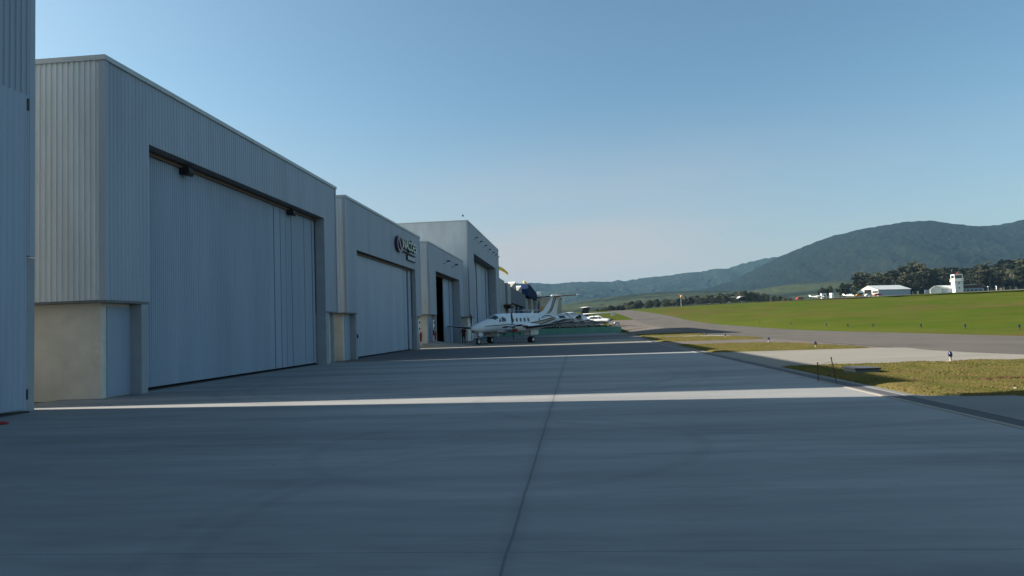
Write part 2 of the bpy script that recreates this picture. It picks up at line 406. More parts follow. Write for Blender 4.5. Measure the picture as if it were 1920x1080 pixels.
# ------------------------------------------------------------------ hills
def hill(name, crest, yc, depth, z0, m, step, rough, seed, ravine, back=500):
    xs_ = []; x = crest[0][0]
    while x <= crest[-1][0]: xs_.append(x); x += step
    ys_ = frange(yc-depth, yc+back, int((depth+back)/step/1.15))
    def zf(x, y):
        c = interp(crest, x)
        bend = noise.noise((x*.0016, seed, 0))*depth*.18
        s = (y+bend*max(0, 1-(y-(yc-depth))/depth)-(yc-depth))/depth
        if y >= yc: p = max(-.2, 1-((y-yc)/back)**1.5*.8)
        else:
            s = max(0, min(1, s)); p = s**1.25*(1-.12*s)+.12*s
        rv = noise.fractal((x*.0042+seed, y*.0021, seed), 1.0, 2.1, 5)
        fall = 1-abs(min(1, (y-(yc-depth))/depth)-.5)*2 if y < yc else 0
        z = z0+(c-z0)*p+rv*ravine*max(0, fall)
        z += rough*(noise.noise((x/14., y/14., seed))+.6*noise.noise((x/6., y/6., seed+3)))
        return z
    o = lattice(name, xs_, ys_, zf, m, smooth=False); return tag(o, kind='structure')
FAR = [(-640, 247), (-520, 246), (-342, 240), (-268, 234), (-224, 238), (-180, 233), (-108, 225), (-49, 231), (-5, 233), (67, 232), (180, 227), (211, 226), (240, 236), (269, 225), (355, 238), (470, 245), (541, 250), (598, 259), (668, 260), (753, 273), (823, 271), (880, 288), (951, 305), (1021, 319), (1076, 322), (1200, 328), (1474, 338)]
MTN = [(180, 40), (275, 84), (365, 96), (455, 109), (527, 129), (581, 154), (635, 179), (688, 204), (760, 231), (813, 250), (865, 266), (935, 282), (1021, 294), (1107, 304), (1183, 304), (1258, 290), (1324, 278), (1390, 278), (1474, 292), (1606, 310), (1768, 316), (1900, 320)]
PAS = [(-420, 30), (-193, 36), (-106, 39), (-31, 40), (23, 49), (77, 54), (130, 58), (203, 60), (265, 58), (337, 54), (378, 60), (439, 66), (500, 68), (560, 69), (640, 70), (900, 72), (1300, 76)]
hill('hills', FAR, 3800, 1500, 20, M['farhill'], 15, 5.0, 2.3, 40, back=300)
hill('mountain', MTN, 2400, 1050, 10, M['hill'], 11, 3.2, 7.7, 46, back=300)
hill('pasture_hill', PAS, 1400, 620, 8, M['fieldhill'], 9, 1.6, 4.1, 7, back=250)

# ------------------------------------------------------------------ corrugated sheet
def clad(b, axis, plane, a0, a1, z0, z1, pitch=.165, d=.032, sign=1, phase=0.0, z1f=None):
    """vertical ribs; axis 1: runs along Y on plane X, facing +X*sign; axis 0: runs along X on plane Y, facing Y*sign"""
    prof = [(0, 0), (.45, 0), (.55, 1), (.90, 1)]
    pts = [(a0, 0.0)]
    k = math.floor((a0-phase)/pitch)
    while True:
        base = phase+k*pitch
        if base > a1: break
        for t, h in prof:
            q = base+t*pitch
            if a0 < q < a1: pts.append((q, h*d))
        k += 1
    pts.append((a1, 0.0))
    vs = []
    for q, h in pts:
        for z in (z0, (z1f(q) if z1f else z1)):
            vs.append((plane+sign*h, q, z) if axis == 1 else (q, plane+sign*h, z))
    fs = []
    for i in range(len(pts)-1):
        f = (2*i, 2*i+2, 2*i+3, 2*i+1)
        if (axis == 1 and sign < 0) or (axis == 0 and sign > 0): f = f[::-1]
        fs.append(f)
    b.add(vs, fs)
XF = -12.8
def hangar(label, y0, y1, H, zb, yd0, yd1, hd, leaves, deep=30, recess=.50, clm='cladding', zg=0.0, openings=(), seams=(), fine=0, name='hangar', pier=True, leafmat_='door', bay=.40, gap=.018, stag=.06):
    t = thing(name, label, 'hangar', (XF, y0, zg))
    def B(b, n, m, par=t, **k): return b.build(n, M[m], par, world=True, **k)
    # cladding: front (with the door opening) and the side turned to the camera
    b = MB()
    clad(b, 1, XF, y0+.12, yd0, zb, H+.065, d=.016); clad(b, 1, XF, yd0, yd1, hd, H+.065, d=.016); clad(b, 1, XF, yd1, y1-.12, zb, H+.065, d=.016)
    b2 = MB(); clad(b2, 0, y0, XF-deep, XF-.12, zb, H+.065, sign=-1); B(b2, 'side_cladding', 'sideclad_lit')
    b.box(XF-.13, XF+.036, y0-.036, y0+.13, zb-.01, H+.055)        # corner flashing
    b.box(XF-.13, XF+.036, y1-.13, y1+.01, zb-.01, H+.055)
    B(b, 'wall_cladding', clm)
    b = MB()                                                   # reveal sheets round the opening
    B(MB().box(XF-recess, XF-.002, yd0-.05, yd0-.002, zb, hd), 'reveal', 'pier')
    b.box(XF-recess, XF-.002, yd1+.002, yd1+.05, 0+zg, hd)
    B(b, 'reveal', 'pier')
    B(MB().box(XF-recess, XF-.002, yd0-.05, yd1+.05, hd+.003, hd+.06), 'lintel', 'soffit')
    b = MB()
    b.box(XF-.2, XF+.07, y0-.07, y1+.05, H+.06, H+.20); b.box(XF-deep, XF-.2, y0-.07, y0+.2, H+.06, H+.20)
    b.box(XF-deep, XF-.2, y1-.2, y1+.05, H+.06, H+.2)
    B(b, 'coping', 'coping')
    b = MB()
    xb = XF-bay
    for q in ((xb, XF-.006, y0+.01, yd0-.055), (xb, XF-.006, yd1+.055, y1-.01), (XF-deep, xb-.002, y0+.01, y0+bay)):
        B(MB().box(*q, zb-.06, zb-.008), 'soffit', 'soffit')
    b = MB()
    for q in ((xb-.2, xb, y0+bay, yd0-.06), (XF-deep, xb-.202, y0+bay, y0+bay+.2), (xb-.2, xb, yd1+.06, y1-.1)):
        B(MB().box(*q, zg-.3, zb-.062), 'base_wall', 'plaster')
    if pier:
        b = MB(); b.box(xb+.002, XF-.03, yd0-.06-.30, yd0-.06, zg-.3, zb-.065); B(b, 'pier', 'pier', bevel=.015)
        b = MB(); b.box(xb+.002, XF-.03, yd1+.06, yd1+.50, zg-.3, zb-.065); B(b, 'pier', 'pier', bevel=.015)
        b = MB(); b.box(xb+.002, xb+.03, y0+bay+.22, yd0-.37, zg+.02, zb-.16); B(b, 'service_door', 'door')
    # shell behind: roof, back, far side, inner wall above the doors
    b = MB()
    b.box(XF-deep, XF-.21, y0+.05, y1-.05, H-.6, H-.25)
    b.box(XF-deep-.2, XF-deep-.01, y0, y1, zg-.3, H)
    b.box(XF-deep, XF-.2, y1-.10, y1-.005, zg-.3, H-.03)
    b.box(XF-deep, XF-recess-.3, y0+.03, y0+.10, zb, H-.3)
    b.box(XF-recess-.35, XF-recess-.30, y0+.1, y1-.1, hd, H-.3)
    b.box(XF-.12, XF-.08, y0+.1, yd0-.1, zb, H-.03); b.box(XF-.12, XF-.08, yd1+.1, y1-.12, zb, H-.03); b.box(XF-.12, XF-.08, yd0-.1, yd1+.1, hd+.07, H-.03)
    B(b, 'roof', 'roofing')
    if openings:
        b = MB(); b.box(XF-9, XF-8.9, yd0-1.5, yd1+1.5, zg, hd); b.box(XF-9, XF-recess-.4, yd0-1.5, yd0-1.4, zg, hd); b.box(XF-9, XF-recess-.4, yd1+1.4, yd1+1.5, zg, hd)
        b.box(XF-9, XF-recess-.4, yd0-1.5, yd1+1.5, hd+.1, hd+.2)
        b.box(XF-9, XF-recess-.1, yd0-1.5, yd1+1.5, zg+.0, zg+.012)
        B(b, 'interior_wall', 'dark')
    # sliding door leaves, each with its own ribs and dark joints
    for i, (la, lb) in enumerate(zip(leaves, leaves[1:])):
        if i in openings: continue
        xp = XF-recess-.02-stag*(i % 2)
        b = MB(); g = gap
        b.box(xp-.10, xp, la+g, lb-g, zg+.10, hd-.12)
        if i < fine: clad(b, 1, xp+.004, la+g, lb-g, zg+.11, hd-.13, pitch=.11, d=.018)
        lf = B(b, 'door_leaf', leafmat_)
        sm = [s_ for s_ in seams if la+.1 < s_ < lb-.1]
        if sm:
            b = MB()
            for s_ in sm: b.box(xp-.01, xp+.034, s_-.016, s_+.016, zg+.12, hd-.14)
            b.build('seam', M['soffit'], lf, world=True)
    b = MB(); b.box(XF-recess-.26, XF-recess-.19, yd0, yd1, zg+.0, hd); 
    if not openings: B(b, 'backing', 'dark')
    b = MB(); b.box(XF-recess-.2, XF-recess+.06, yd0, yd1, hd-.115, hd-.035); b.box(XF-recess+.07, XF-recess+.10, yd0, yd1, hd-.15, hd-.10)
    B(b, 'door_rail', 'rail')
    b = MB(); b.box(XF-recess-.18, XF-recess+.03, yd0, yd1, zg+.0, zg+.035); B(b, 'floor_track', 'black')
    return t
# hangar next to the camera, only its far end stands in the picture
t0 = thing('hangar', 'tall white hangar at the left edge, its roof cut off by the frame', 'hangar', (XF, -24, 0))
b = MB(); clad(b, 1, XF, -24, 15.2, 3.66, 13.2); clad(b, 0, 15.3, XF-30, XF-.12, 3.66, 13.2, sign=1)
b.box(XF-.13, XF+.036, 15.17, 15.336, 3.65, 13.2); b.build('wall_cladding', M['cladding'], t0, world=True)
b = MB(); b.box(XF-30, XF-.85, 15.6, 15.78, -.3, 12.9); b.build('shadow_end_wall', M['sideclad_lit'], t0, world=True)  # unseen wall added behind the cladding to set where the hangar's shadow ends
b = MB(); b.box(XF-30, XF-.05, -24, 15.2, 13.0, 13.3); b.box(XF-30, XF-29.8, -24, 15.2, 0, 13); b.box(XF-30, XF-.3, -24.1, -23.9, 0, 13)
b.box(XF-.14, XF-.06, -24, 15.15, 3.7, 13); b.build('roof', M['roofing'], t0, world=True)
b = MB(); b.box(XF-.84, XF-.15, 15.24, 15.56, -.3, 3.64); b.box(XF-.45, XF-.15, 14.2, 15.238, -.3, 3.64); b.build('pier', M['pier'], t0, world=True)
b = MB(); b.box(XF-.14, XF-.02, 14.2, 15.17, 3.60, 3.655); b.build('soffit', M['soffit'], t0, world=True)
b = MB(); b.box(XF+.05, XF+.11, 4, 15.0, .09, 7.45); clad(b, 1, XF+.114, 4.02, 14.98, .1, 7.44, pitch=.165, d=.012); lf = b.build('door_leaf', M['door'], t0, world=True)
b = MB(); b.box(XF+.04, XF+.12, 14.99, 15.06, 7.1, 7.38); b.build('roller_guide', M['black'], t0, world=True)
b = MB(); b.box(XF-.10, XF+.11, 4, 15.1, -.2, .04); b.build('floor_track', M['black'], t0, world=True)
b = MB(); b.box(XF-.148, XF-.135, 15.30, 15.36, .28, .52); b.build('door_stop', M['black'], t0, world=True)

seams1 = [29.14, 29.77, 30.45, 31.06, 31.65, 32.46, 33.23, 34.26]
hangar('large white hangar with a closed door of narrow ribs and two floodlights', 17.85, 36.5, 9.35, 2.72, 19.87, 34.7, 7.55,
       [19.9, 29.14, 31.06, 32.46, 34.64], seams=seams1, fine=4, stag=.012, gap=.009)
h2 = hangar('white hangar with the round emblem and lettering above its plain door', 38.05, 56.9, 9.2, 2.72, 40.0, 55.1, 6.46,
       [40.05, 52.6, 53.9, 55.05], recess=.34, fine=0, gap=.14)
h3 = hangar('white hangar with its door open onto a dark interior', 60.4, 79.35, 9.25, 2.95, 63.4, 76.6, 7.0,
       [63.4, 71.4, 74.6, 76.6], openings=(0,), deep=28, gap=.06, recess=.8)
h4 = hangar('tallest white hangar with a row of wall lamps above its high door', 83.75, 117.7, 14.65, 3.0, 88.4, 112.9, 11.2,
       [88.4, 94.0, 99.2, 104.5, 109.6, 112.8], recess=1.25, deep=40, clm='cladding', pier=False, gap=.30)
b = MB(); b.box(XF-22, XF-.95, 79.4, 83.7, 0, 9.4); b.build('gap_sun_blocker', M['clad_grey'], h4, world=True)  # unseen block added to keep sun out of the gap between the hangars
for q0, q1 in ((84.85, 88.2),):
    b = MB(); b.box(XF-.845, XF-.80, q0, q1, .35, 2.75); o = b.build('window', M['coping'], h4, world=True)
    for k in range(2):
        y_ = q0+.12+k*1.6
        b = MB(); b.box(XF-.798, XF-.79, y_, y_+1.5, .45, 2.65); b.build('pane', M['greenglass'], o, world=True)
# earth and concrete ramp in front of the open hangar
b = MB()
prof = [(59.4, 0.01), (60.2, .18), (61.2, .50), (63, .54), (66, .40), (69, .24), (72, .10), (76, .02)]
rg = []
for y_, z_ in prof:
    rg.append([(-13.6, y_, -.05), (-13.6, y_, z_), (-12.9, y_, z_*.95), (-11.6, y_, z_*.55), (-10.4, y_, z_*.2), (-9.4, y_, .012), (-9.4, y_, -.05)])
b.rings(rg); tag(b.build('entrance_ramp', M['edge'], None, smooth=False), kind='structure')

# floodlights under the first hangar's soffit
def floodlight(y_, label):
    t = thing('floodlight', label, 'floodlight', (-13.15, y_, 7.5), group='floodlights under the first hangar soffit', scale=.8)
    b = MB(); b.box(-.03, .03, -.03, .03, -.12, .0); b.box(-.16, .16, -.24, -.21, -.30, -.10); b.box(-.16, .16, .21, .24, -.30, -.10); b.box(-.03, .03, -.24, .24, -.13, -.10)
    b.build('bracket', M['black'], t)
    b = MB(); b.prism([(-.30, -.16), (.22, -.10), (.26, -.30), (.18, -.44), (-.26, -.34)], 1, -.2, .2)
    for k in range(5): b.box(-.30, .16, -.17+.075*k, -.155+.075*k, -.14+.0*k, -.10)
    b.build('lamp_housing', M['black'], t)
    b = MB(); b.prism([(-.22, -.348), (.15, -.447), (.15, -.455), (-.22, -.357)], 1, -.16, .16); b.build('lens', M['glass'], t)
floodlight(22.5, 'black floodlight near the left end of the door rail')
floodlight(31.3, 'black floodlight near the right end of the door rail')

# wall lamps: a bent arm carrying a small hood
def wall_lamp(y_, z_, label, group, ln=.5):
    t = thing('wall_lamp', label, 'lamp', (XF+.03, y_, z_), group=group)
    b = MB(); b.tube([(0, 0, 0), (.25, 0, .10), (ln*.8, 0, .30), (ln, 0, .30)], .022, 6); b.build('arm', M['black'], t)
    b = MB(); b.prism([(ln-.16, .27), (ln-.08, .34), (ln+.14, .30), (ln+.20, .22), (ln-.12, .18)], 1, -.13, .13); b.build('lamp_shade', M['black'], t)
wall_lamp(67.3, 8.0, 'nearer wall lamp above the open dark doorway', 'lamps above the open doorway')
wall_lamp(72.0, 8.05, 'farther wall lamp above the open dark doorway', 'lamps above the open doorway')
for k, y_ in enumerate((88.5, 92.9, 97.8, 102.6, 107.2, 110.7, 114.5)):
    wall_lamp(y_, 13.0, ['first', 'second', 'third', 'fourth', 'fifth', 'sixth', 'last'][k]+' wall lamp from the left above the tallest hangar door', 'row of lamps on the tallest hangar', .42)

# sign on the second hangar
def text_mesh(txt, size, ext, name):
    c = bpy.data.curves.new(name, 'FONT'); c.body = txt; c.size = size; c.extrude = ext; c.align_x = 'LEFT'; c.offset = size*.016
    o = bpy.data.objects.new(name, c); col.objects.link(o)
    dg = bpy.context.evaluated_depsgraph_get(); dg.update()
    me = bpy.data.meshes.new_from_object(o.evaluated_get(dg)); bpy.data.objects.remove(o); bpy.data.curves.remove(c)
    me.name = name; return me
def text_part(txt, width, height, ext, name, m, side, parent, mw):
    me = text_mesh(txt, 1.0, ext, name)
    xs2 = [v.co.x for v in me.vertices]; ys2 = [v.co.y for v in me.vertices]
    sx_, sy_ = width/(max(xs2)-min(xs2)), height/(max(ys2)-min(ys2)); mx_, my_ = min(xs2), min(ys2)
    for v in me.vertices: v.co = ((v.co.x-mx_)*sx_, (v.co.y-my_)*sy_, v.co.z)
    me.materials.clear(); me.materials.append(m); me.materials.append(side)
    me.update()
    for p in me.polygons: p.material_index = 0 if abs(p.normal.z) > .8 else 1
    o = link(bpy.data.objects.new(name, me), parent); o.matrix_local = mw; return o
M['letter'] = mat('pale_letter', (.62, .70, .58), (.55, .63, .52), .4, 4)
M['letterside'] = mat('letter_side', (.02, .035, .03), rough=.6)
M['plum'] = mat('plum_enamel', (.035, .02, .05), (.05, .03, .07), .3, 4)
M['pinkmetal'] = mat('pale_pink_metal', (.58, .50, .54), (.50, .43, .48), .35, 4)
sg = thing('hangar_sign', 'raised sign with oval emblem and the word NAÇÕES on the hangar wall', 'sign', (XF+.035, 48.7, 7.9))
def oval(b, ry, rz, cy, cz, x0, x1, n=40, hole=None, mi=0):
    out = [(cy+ry*math.cos(6.2832*k/n), cz+rz*math.sin(6.2832*k/n)) for k in range(n)]
    if hole is None: b.prism(out, 0, x0, x1, mi); return
    inn = [(cy+hole[0]*math.cos(6.2832*k/n), cz+hole[1]*math.sin(6.2832*k/n)) for k in range(n)]
    rg = [[(x0, *p) for p in out], [(x1, *p) for p in out], [(x1, *p) for p in inn], [(x0, *p) for p in inn]]
    rg.append(rg[0]); b.rings([list(r) for r in rg], mi, caps=False)
b = MB(); oval(b, .86, .60, .84, .02, .0, .22, hole=(.66, .44)); em = b.build('emblem', M['plum'], sg)
b = MB(); oval(b, .655, .435, .84, .02, .02, .06); b.build('emblem_field', M['pinkmetal'], em)
b = MB(); b.prism([(.42, .36), (.68, .42), (1.28, -.30), (1.02, -.40)], 0, .06, .22); b.build('emblem_bar', M['plum'], em)
# local text axes: text x -> +Y, text y -> +Z, thickness -> +X
TX = Matrix(((0, 0, 1, 0), (1, 0, 0, 0), (0, 1, 0, 0), (0, 0, 0, 1)))
text_part('NAÇÕES', 4.3, 1.02, .09, 'lettering', M['letter'], M['letterside'], sg, Matrix.Translation((.10, 1.84, -.32)) @ TX)
b = MB(); rg = []
for k in range(13):
    t_ = k/12; y_ = 1.75+4.35*t_; z_ = -.34-.10*math.sin(t_*3.14159*.5); th = .05*(1-.45*t_)
    rg.append([(0, y_, z_-th), (.12, y_, z_-th), (.12, y_, z_+th), (0, y_, z_+th)])
b.rings(rg); b.build('underline', M['letterside'], sg)
b = MB(); b.box(0, .05, 3.45, 6.05, -.86, -.55); b.build('plaque', M['cladding'], sg)
b = MB(); b.box(0, .12, 3.38, 3.448, -.90, -.52); b.box(0, .12, 3.45, 6.05, -.91, -.862); b.build('plaque_edge', M['letterside'], sg)

# fire points on the piers
def fire_point(y_, label, second):
    bd = thing('fire_point', label, 'fire point', (XF-.02, y_, 0), group='fire points beside the doors')
    b = MB(); b.box(-.01, .02, -.28, .28, .55, 2.45); b.build('board', M['white'], bd, bevel=.006)
    b = MB(); b.tube([(.02, 0, 2.20), (.09, 0, 2.20)], .085, 10); b.build('bell', M['black'], bd)
    b = MB(); b.tube([(.02, 0, 1.68), (.09, 0, 1.68)], .085, 10); b.build('alarm_button', M['black'], bd)
    b = MB(); b.tube([(.13, 0, .62), (.13, 0, .66), (.13, 0, 1.26), (.13, 0, 1.36), (.13, 0, 1.42)], [.07, .085, .085, .05, .03], 12)
    b.tube([(.13, 0, 1.42), (.2, .06, 1.44), (.22, .1, 1.2), (.2, .11, .9)], .014, 6)
    b.build('fire_extinguisher', M['red'], bd)
    if second:
        b = MB(); b.box(.02, .12, -.42, -.30, 1.05, 1.55); b.build('switch_box', M['black'], bd)
fire_point(56.0, 'fire point with red extinguisher on the pier right of the emblem hangar door', False)
fire_point(61.9, 'fire point with extinguisher and black box left of the dark doorway', True)
b = MB(); b.box(0, .05, -.05, .05, -.12, .12); b.box(.05, .07, -.03, .03, -.08, .02)
o = tag(b.build('lock_box', M['black']), 'small black lock box on the pier left of the emblem hangar door', 'lock box'); o.location = (XF-.03, 39.85, 1.35)

# antennas on roofs
def antenna(x, y, z0, h, label, top=False, r=.02):
    t = thing('antenna', label, 'antenna', (x, y, z0))
    b = MB(); b.tube([(0, 0, 0), (0, 0, h*.5), (0, 0, h)], [r*1.3, r, r*.7], 6); b.build('mast', M['coping'], t)
    if top: b = MB(); b.tube([(0, 0, h-.02), (0, 0, h+.02), (0, 0, h+.2), (0, 0, h+.25)], [.05, .12, .12, .05], 8); b.build('beacon', M['black'], t)
antenna(-14.0, 88, 14.4, 1.6, 'short mast with dark beacon on the roof corner of the tallest hangar', True, .025)
antenna(-14.3, 42, 8.95, 2.1, 'thin pale antenna on the roof of the emblem hangar', r=.012)
antenna(-13.6, 126, 9.7, 1.2, 'short antenna on the roof edge above the black window slot')

# ------------------------------------------------------------------ the farther row of hangars
def bx(parent, name, m, *boxes, **k):
    b = MB()
    for q in boxes: b.box(*q)
    return b.build(name, M[m], parent, world=True, **k)
h5 = thing('hangar', 'pale grey hangar with a tall black window slot', 'hangar', (XF, 118, .5))
bx(h5, 'wall', 'clad_grey', (XF-30, XF, 117.9, 126.6, -.2, 10.0), (XF-30, XF, 131.9, 138.4, .3, 10.0), (XF-30, XF-.6, 126.6, 131.9, .3, 9.9))
bx(h5, 'window', 'dark', (XF-.59, XF-.5, 126.7, 129.6, 5.9, 9.7), (XF-.59, XF-.5, 126.9, 128.6, .6, 5.0))
bx(h5, 'door_leaf', 'door', (XF-.58, XF-.42, 129.7, 131.8, 5.9, 9.6), (XF-.58, XF-.42, 128.8, 131.8, .6, 5.0))
bx(h5, 'canopy', 'rust', (XF-.5, XF+1.1, 125.0, 133.4, 5.1, 5.45), (XF, XF+1.3, 123.8, 125.0, 5.3, 5.6))
h6 = thing('hangar', 'dark grey hangar with two sawtooth skylights on its roof', 'hangar', (XF, 138.5, .8))
bx(h6, 'wall', 'grey', (XF-30, XF, 138.5, 179.5, 6.4, 9.6), (XF-30, XF, 138.5, 139.5, .6, 6.4), (XF-30, XF-.9, 139.5, 179.5, .6, 6.4))
for y_, z_ in ((140.5, 9.6), (156.5, 9.6)):
    b = MB(); b.prism([(y_, z_-.1), (y_+13.5, z_-.1), (y_+12.6, z_+1.75), (y_+11.4, z_+1.75)], 0, XF-26, XF-.15); o = b.build('skylight', M['beige'], h6, world=True)
    b = MB(); b.add([(XF-1.6, y_+8.5, z_+1.26), (XF-.1, y_+8.5, z_+1.26), (XF-.1, y_+11.5, z_+1.85), (XF-1.6, y_+11.5, z_+1.85),
                     (XF-1.6, y_+8.5, z_+1.16), (XF-.1, y_+8.5, z_+1.16), (XF-.1, y_+11.5, z_+1.75), (XF-1.6, y_+11.5, z_+1.75)],
                    [(0, 1, 2, 3), (7, 6, 5, 4), (0, 4, 5, 1), (1, 5, 6, 2), (2, 6, 7, 3), (3, 7, 4, 0)]); b.build('skylight_sheet', M['roofwhite'], h6, world=True)
for y_, w_, m_ in ((142, 5, 'bluepaint'), (148, 7, 'clad_grey'), (157, 3.5, 'navy'), (161, 5.5, 'grey'), (167.5, 7, 'dark'), (175.2, 3.6, 'bluepaint')):
    o = bx(h6, 'door_leaf', m_, (XF-.895, XF-.6, y_, y_+w_, .7, 6.3))
h7 = thing('hangar', 'hangar with a dark navy blue gabled front', 'hangar', (XF, 180, 2.3))
b = MB(); b.prism([(180, 9.4), (224, 9.7), (224, 12.0), (190, 12.9), (186, 12.9), (180, 11.3)], 0, XF-25, XF+.6); b.build('gable_front', M['navy'], h7, world=True)
bx(h7, 'wall', 'beige', (XF-25, XF-.6, 180, 224, 1.5, 9.4), (XF-.6, XF+.3, 198, 206, 2, 9.4), (XF-.6, XF+.3, 222, 224, 2, 9.4))
bx(h7, 'door_leaf', 'clad_grey', (XF-.595, XF-.2, 182, 190, 2, 8.8)); bx(h7, 'door_leaf', 'soffit', (XF-.595, XF-.2, 207, 214, 2, 9))
h8 = thing('hangar', 'low brown hangar with pale columns beyond the navy one', 'hangar', (XF, 226, 4))
bx(h8, 'wall', 'beige', (XF-25, XF-.5, 226, 262, 3, 12.6)); bx(h8, 'column', 'clad_grey', (XF-.495, XF, 232, 236, 3, 10.2)); bx(h8, 'column', 'clad_grey', (XF-.495, XF+.1, 250, 256, 3, 10.4))
bx(h8, 'water_tank', 'white', (XF-.8, XF+.7, 248, 254, 11.4, 13.8)); bx(h8, 'door', 'dark', (XF-.495, XF-.3, 238, 248, 3, 9.5))
h9 = thing('building', 'beige building with an orange roller door at the end of the row', 'building', (-10, 270, 5))
bx(h9, 'wall', 'beige', (-20, -5.5, 270, 285, 4, 12.0)); bx(h9, 'door', 'orange', (-13.6, -10.9, 269.8, 269.995, 5.0, 8.6)); bx(h9, 'roof', 'roofing', (-20.3, -5.2, 269.6, 285, 12.003, 12.2))
# terrace behind the green wall
tag(MB().box(-14, 7.55, 119.25, 150, -.3, .93).build('terrace', M['oldpave']), kind='structure')
o = MB().box(-14, 7.6, 119.0, 119.245, -.3, 1.0).build('retaining_wall', M['greenpaint']); tag(o, 'long low green painted wall behind the parked twin', 'wall')

# windsocks
def windsock(x, y, z0, h, label, ln, r, ang, m1, m2, yaw=0.1, lit=False):
    t = thing('windsock', label, 'windsock', (x, y, z0))
    b = MB(); b.tube([(0, 0, 0), (0, 0, h)], [.06, .04], 8); b.build('pole', M['white'], t)
    b = MB(); n = 6; d = Vector((math.cos(yaw)*math.cos(ang), math.sin(yaw)*math.cos(ang), -math.sin(ang)))
    pts = []; rad = []
    for k in range(n*2+1):
        q = k/(n*2); p = Vector((0, 0, h-.1))+d*ln*q+Vector((0, 0, .12*ln*math.sin(q*2.6))); pts.append(p); rad.append(r*(1-.5*q)*(1+.06*math.sin(k*2.1)))
    b.tube(pts, rad, 12)
    for i in range(len(b.m)): b.m[i] = (i//24) % 2 if m2 != m1 else 0
    b.build('sock', [M[m1], M[m2]], t, smooth=True)
    if lit:
        for dx in (-.9, .9):
            b = MB(); b.tube([(0, 0, h-.05), (dx, 0, h+.55)], .03, 6); b.box(dx-.2, dx+.2, -.15, .15, h+.5, h+.8); b.build('lamp', M['white'], t)
windsock(-15.6, 140, 9.6, 4.2, 'yellow windsock on the roof just right of the tallest hangar', 2.7, .42, .62, 'yellow', 'yellow', .1)
windsock(-16.8, 232, 11.8, 4.6, 'yellow windsock above the navy gabled hangar', 1.9, .45, .35, 'yellow', 'yellow', 1.2)
windsock(60, 402, zterr(60, 402)-.1, 6.2, 'orange and white windsock with two lamps on the grass field', 2.8, .7, .75, 'sockorange', 'white', .2, True)

# ------------------------------------------------------------------ small things along the verges
def edge_light(x, y, label, group, z=0.0):
    t = thing('taxiway_light', label, 'taxiway light', (x, y, z), group=group); return t
EL0 = thing('taxiway_light', 'blue taxiway edge light on the nearest grass verge', 'taxiway light', (11.56, 22.83, .03), group='blue taxiway edge lights on the verges')
b = MB(); b.tube([(0, 0, -.05), (0, 0, .025)], .13, 14); b.build('base', M['concbase'], EL0)
b = MB(); b.tube([(0, 0, .02), (0, 0, .05), (0, 0, .10), (0, 0, .16)], [.055, .03, .028, .04], 10); b.build('stem', M['concbase'], EL0)
b = MB(); b.tube([(0, 0, .16), (0, 0, .19), (0, 0, .27), (0, 0, .31), (0, 0, .325)], [.05, .06, .058, .04, .01], 12); b.build('lens', M['bluelens'], EL0, smooth=True)
LABS = ['blue edge light on the verge just behind the pale concrete slab', 'blue edge light at the far corner of the second grass verge',
        'blue edge light on the third grass verge', 'blue edge light at the shadow edge of the farthest verge', 'blue edge light nearest the dark shadow on the taxiway']
for (x, y), lb in zip(((11.51, 34.9), (12.02, 45.0), (12.43, 59.76), (12.41, 81.4), (13.5, 75.2)), LABS):
    c = copy_tree(EL0); c.location = (x, y, .05); c['label'] = lb
WD = ['rightmost', 'second from the right', 'third from the right', 'fourth from the right', 'fifth from the right', 'sixth from the right', 'seventh from the right', 'leftmost']
for k, (r_) in enumerate((1.673, 1.893, 2.124, 2.452, 2.67, 2.89, 3.35, 3.9)):
    x = 28.2; y = x*r_
    if k == 0:
        c = thing('taxiway_light', '', 'taxiway light')
        b = MB(); b.tube([(0, 0, -.1), (0, 0, .10), (0, 0, .17)], [.035, .03, .04], 10); b.build('stem', M['black'], c)
        b = MB(); b.tube([(0, 0, .17), (0, 0, .20), (0, 0, .30), (0, 0, .34)], [.05, .065, .06, .02], 12); b.build('lens', M['bluelens'], c); EL1 = c
    else: c = copy_tree(EL1)
    c.location = (x, y, zground(x, y)+.02); c['group'] = 'edge lights along the field side of the taxiway'
    c['label'] = WD[k]+' of the small edge lights at the foot of the green field'
def stake(x, y, h, lean, label):
    b = MB(); b.tube([(0, 0, -.1), (lean*.5, 0, h*.5), (lean, 0, h)], .011, 6); b.tube([(lean, 0, h), (lean, 0, h+.03)], .017, 6)
    o = tag(b.build('stake', M['rust']), label, 'stake', 'rusty stakes by the drain channel'); o.location = (x, y, 0); return o
stake(5.85, 17.7, .43, .01, 'shorter upright rusty stake by the drain channel')
stake(6.15, 17.3, .57, -.10, 'taller leaning rusty stake by the drain channel')
b = MB(); b.tube([(5.86, 17.7, .40), (5.93, 17.6, .41), (6.0, 17.45, .46), (6.06, 17.3, .50)], .003, 4)
tag(b.build('wire', M['rust']), 'thin wire tied between the two rusty stakes', 'wire')
cv = thing('inspection_chamber', 'dark concrete chamber with slab lid in the shaded grass', 'manhole', (7.55, 19.45, .05))
b = MB(); b.box(-.30, .30, -.42, .42, -.2, .10); b.build('chamber_wall', M['grey'], cv)
b = MB(); b.box(-.34, .34, -.46, .46, .102, .145); b.build('lid', M['slate'], cv, bevel=.01)
b = MB(); b.tube([(x_, y_, .0) for x_, y_ in ((-12.15, 12.75), (-11.8, 12.98), (-11.52, 13.10), (-11.38, 13.08), (-11.36, 12.98), (-11.6, 12.80), (-12.0, 12.60))], .024, 8)
o = tag(b.build('hose', M['red']), 'loop of red hose lying on the apron at the left edge', 'hose'); o.location = (-.08, 0, .026)
rs = random.Random(5)
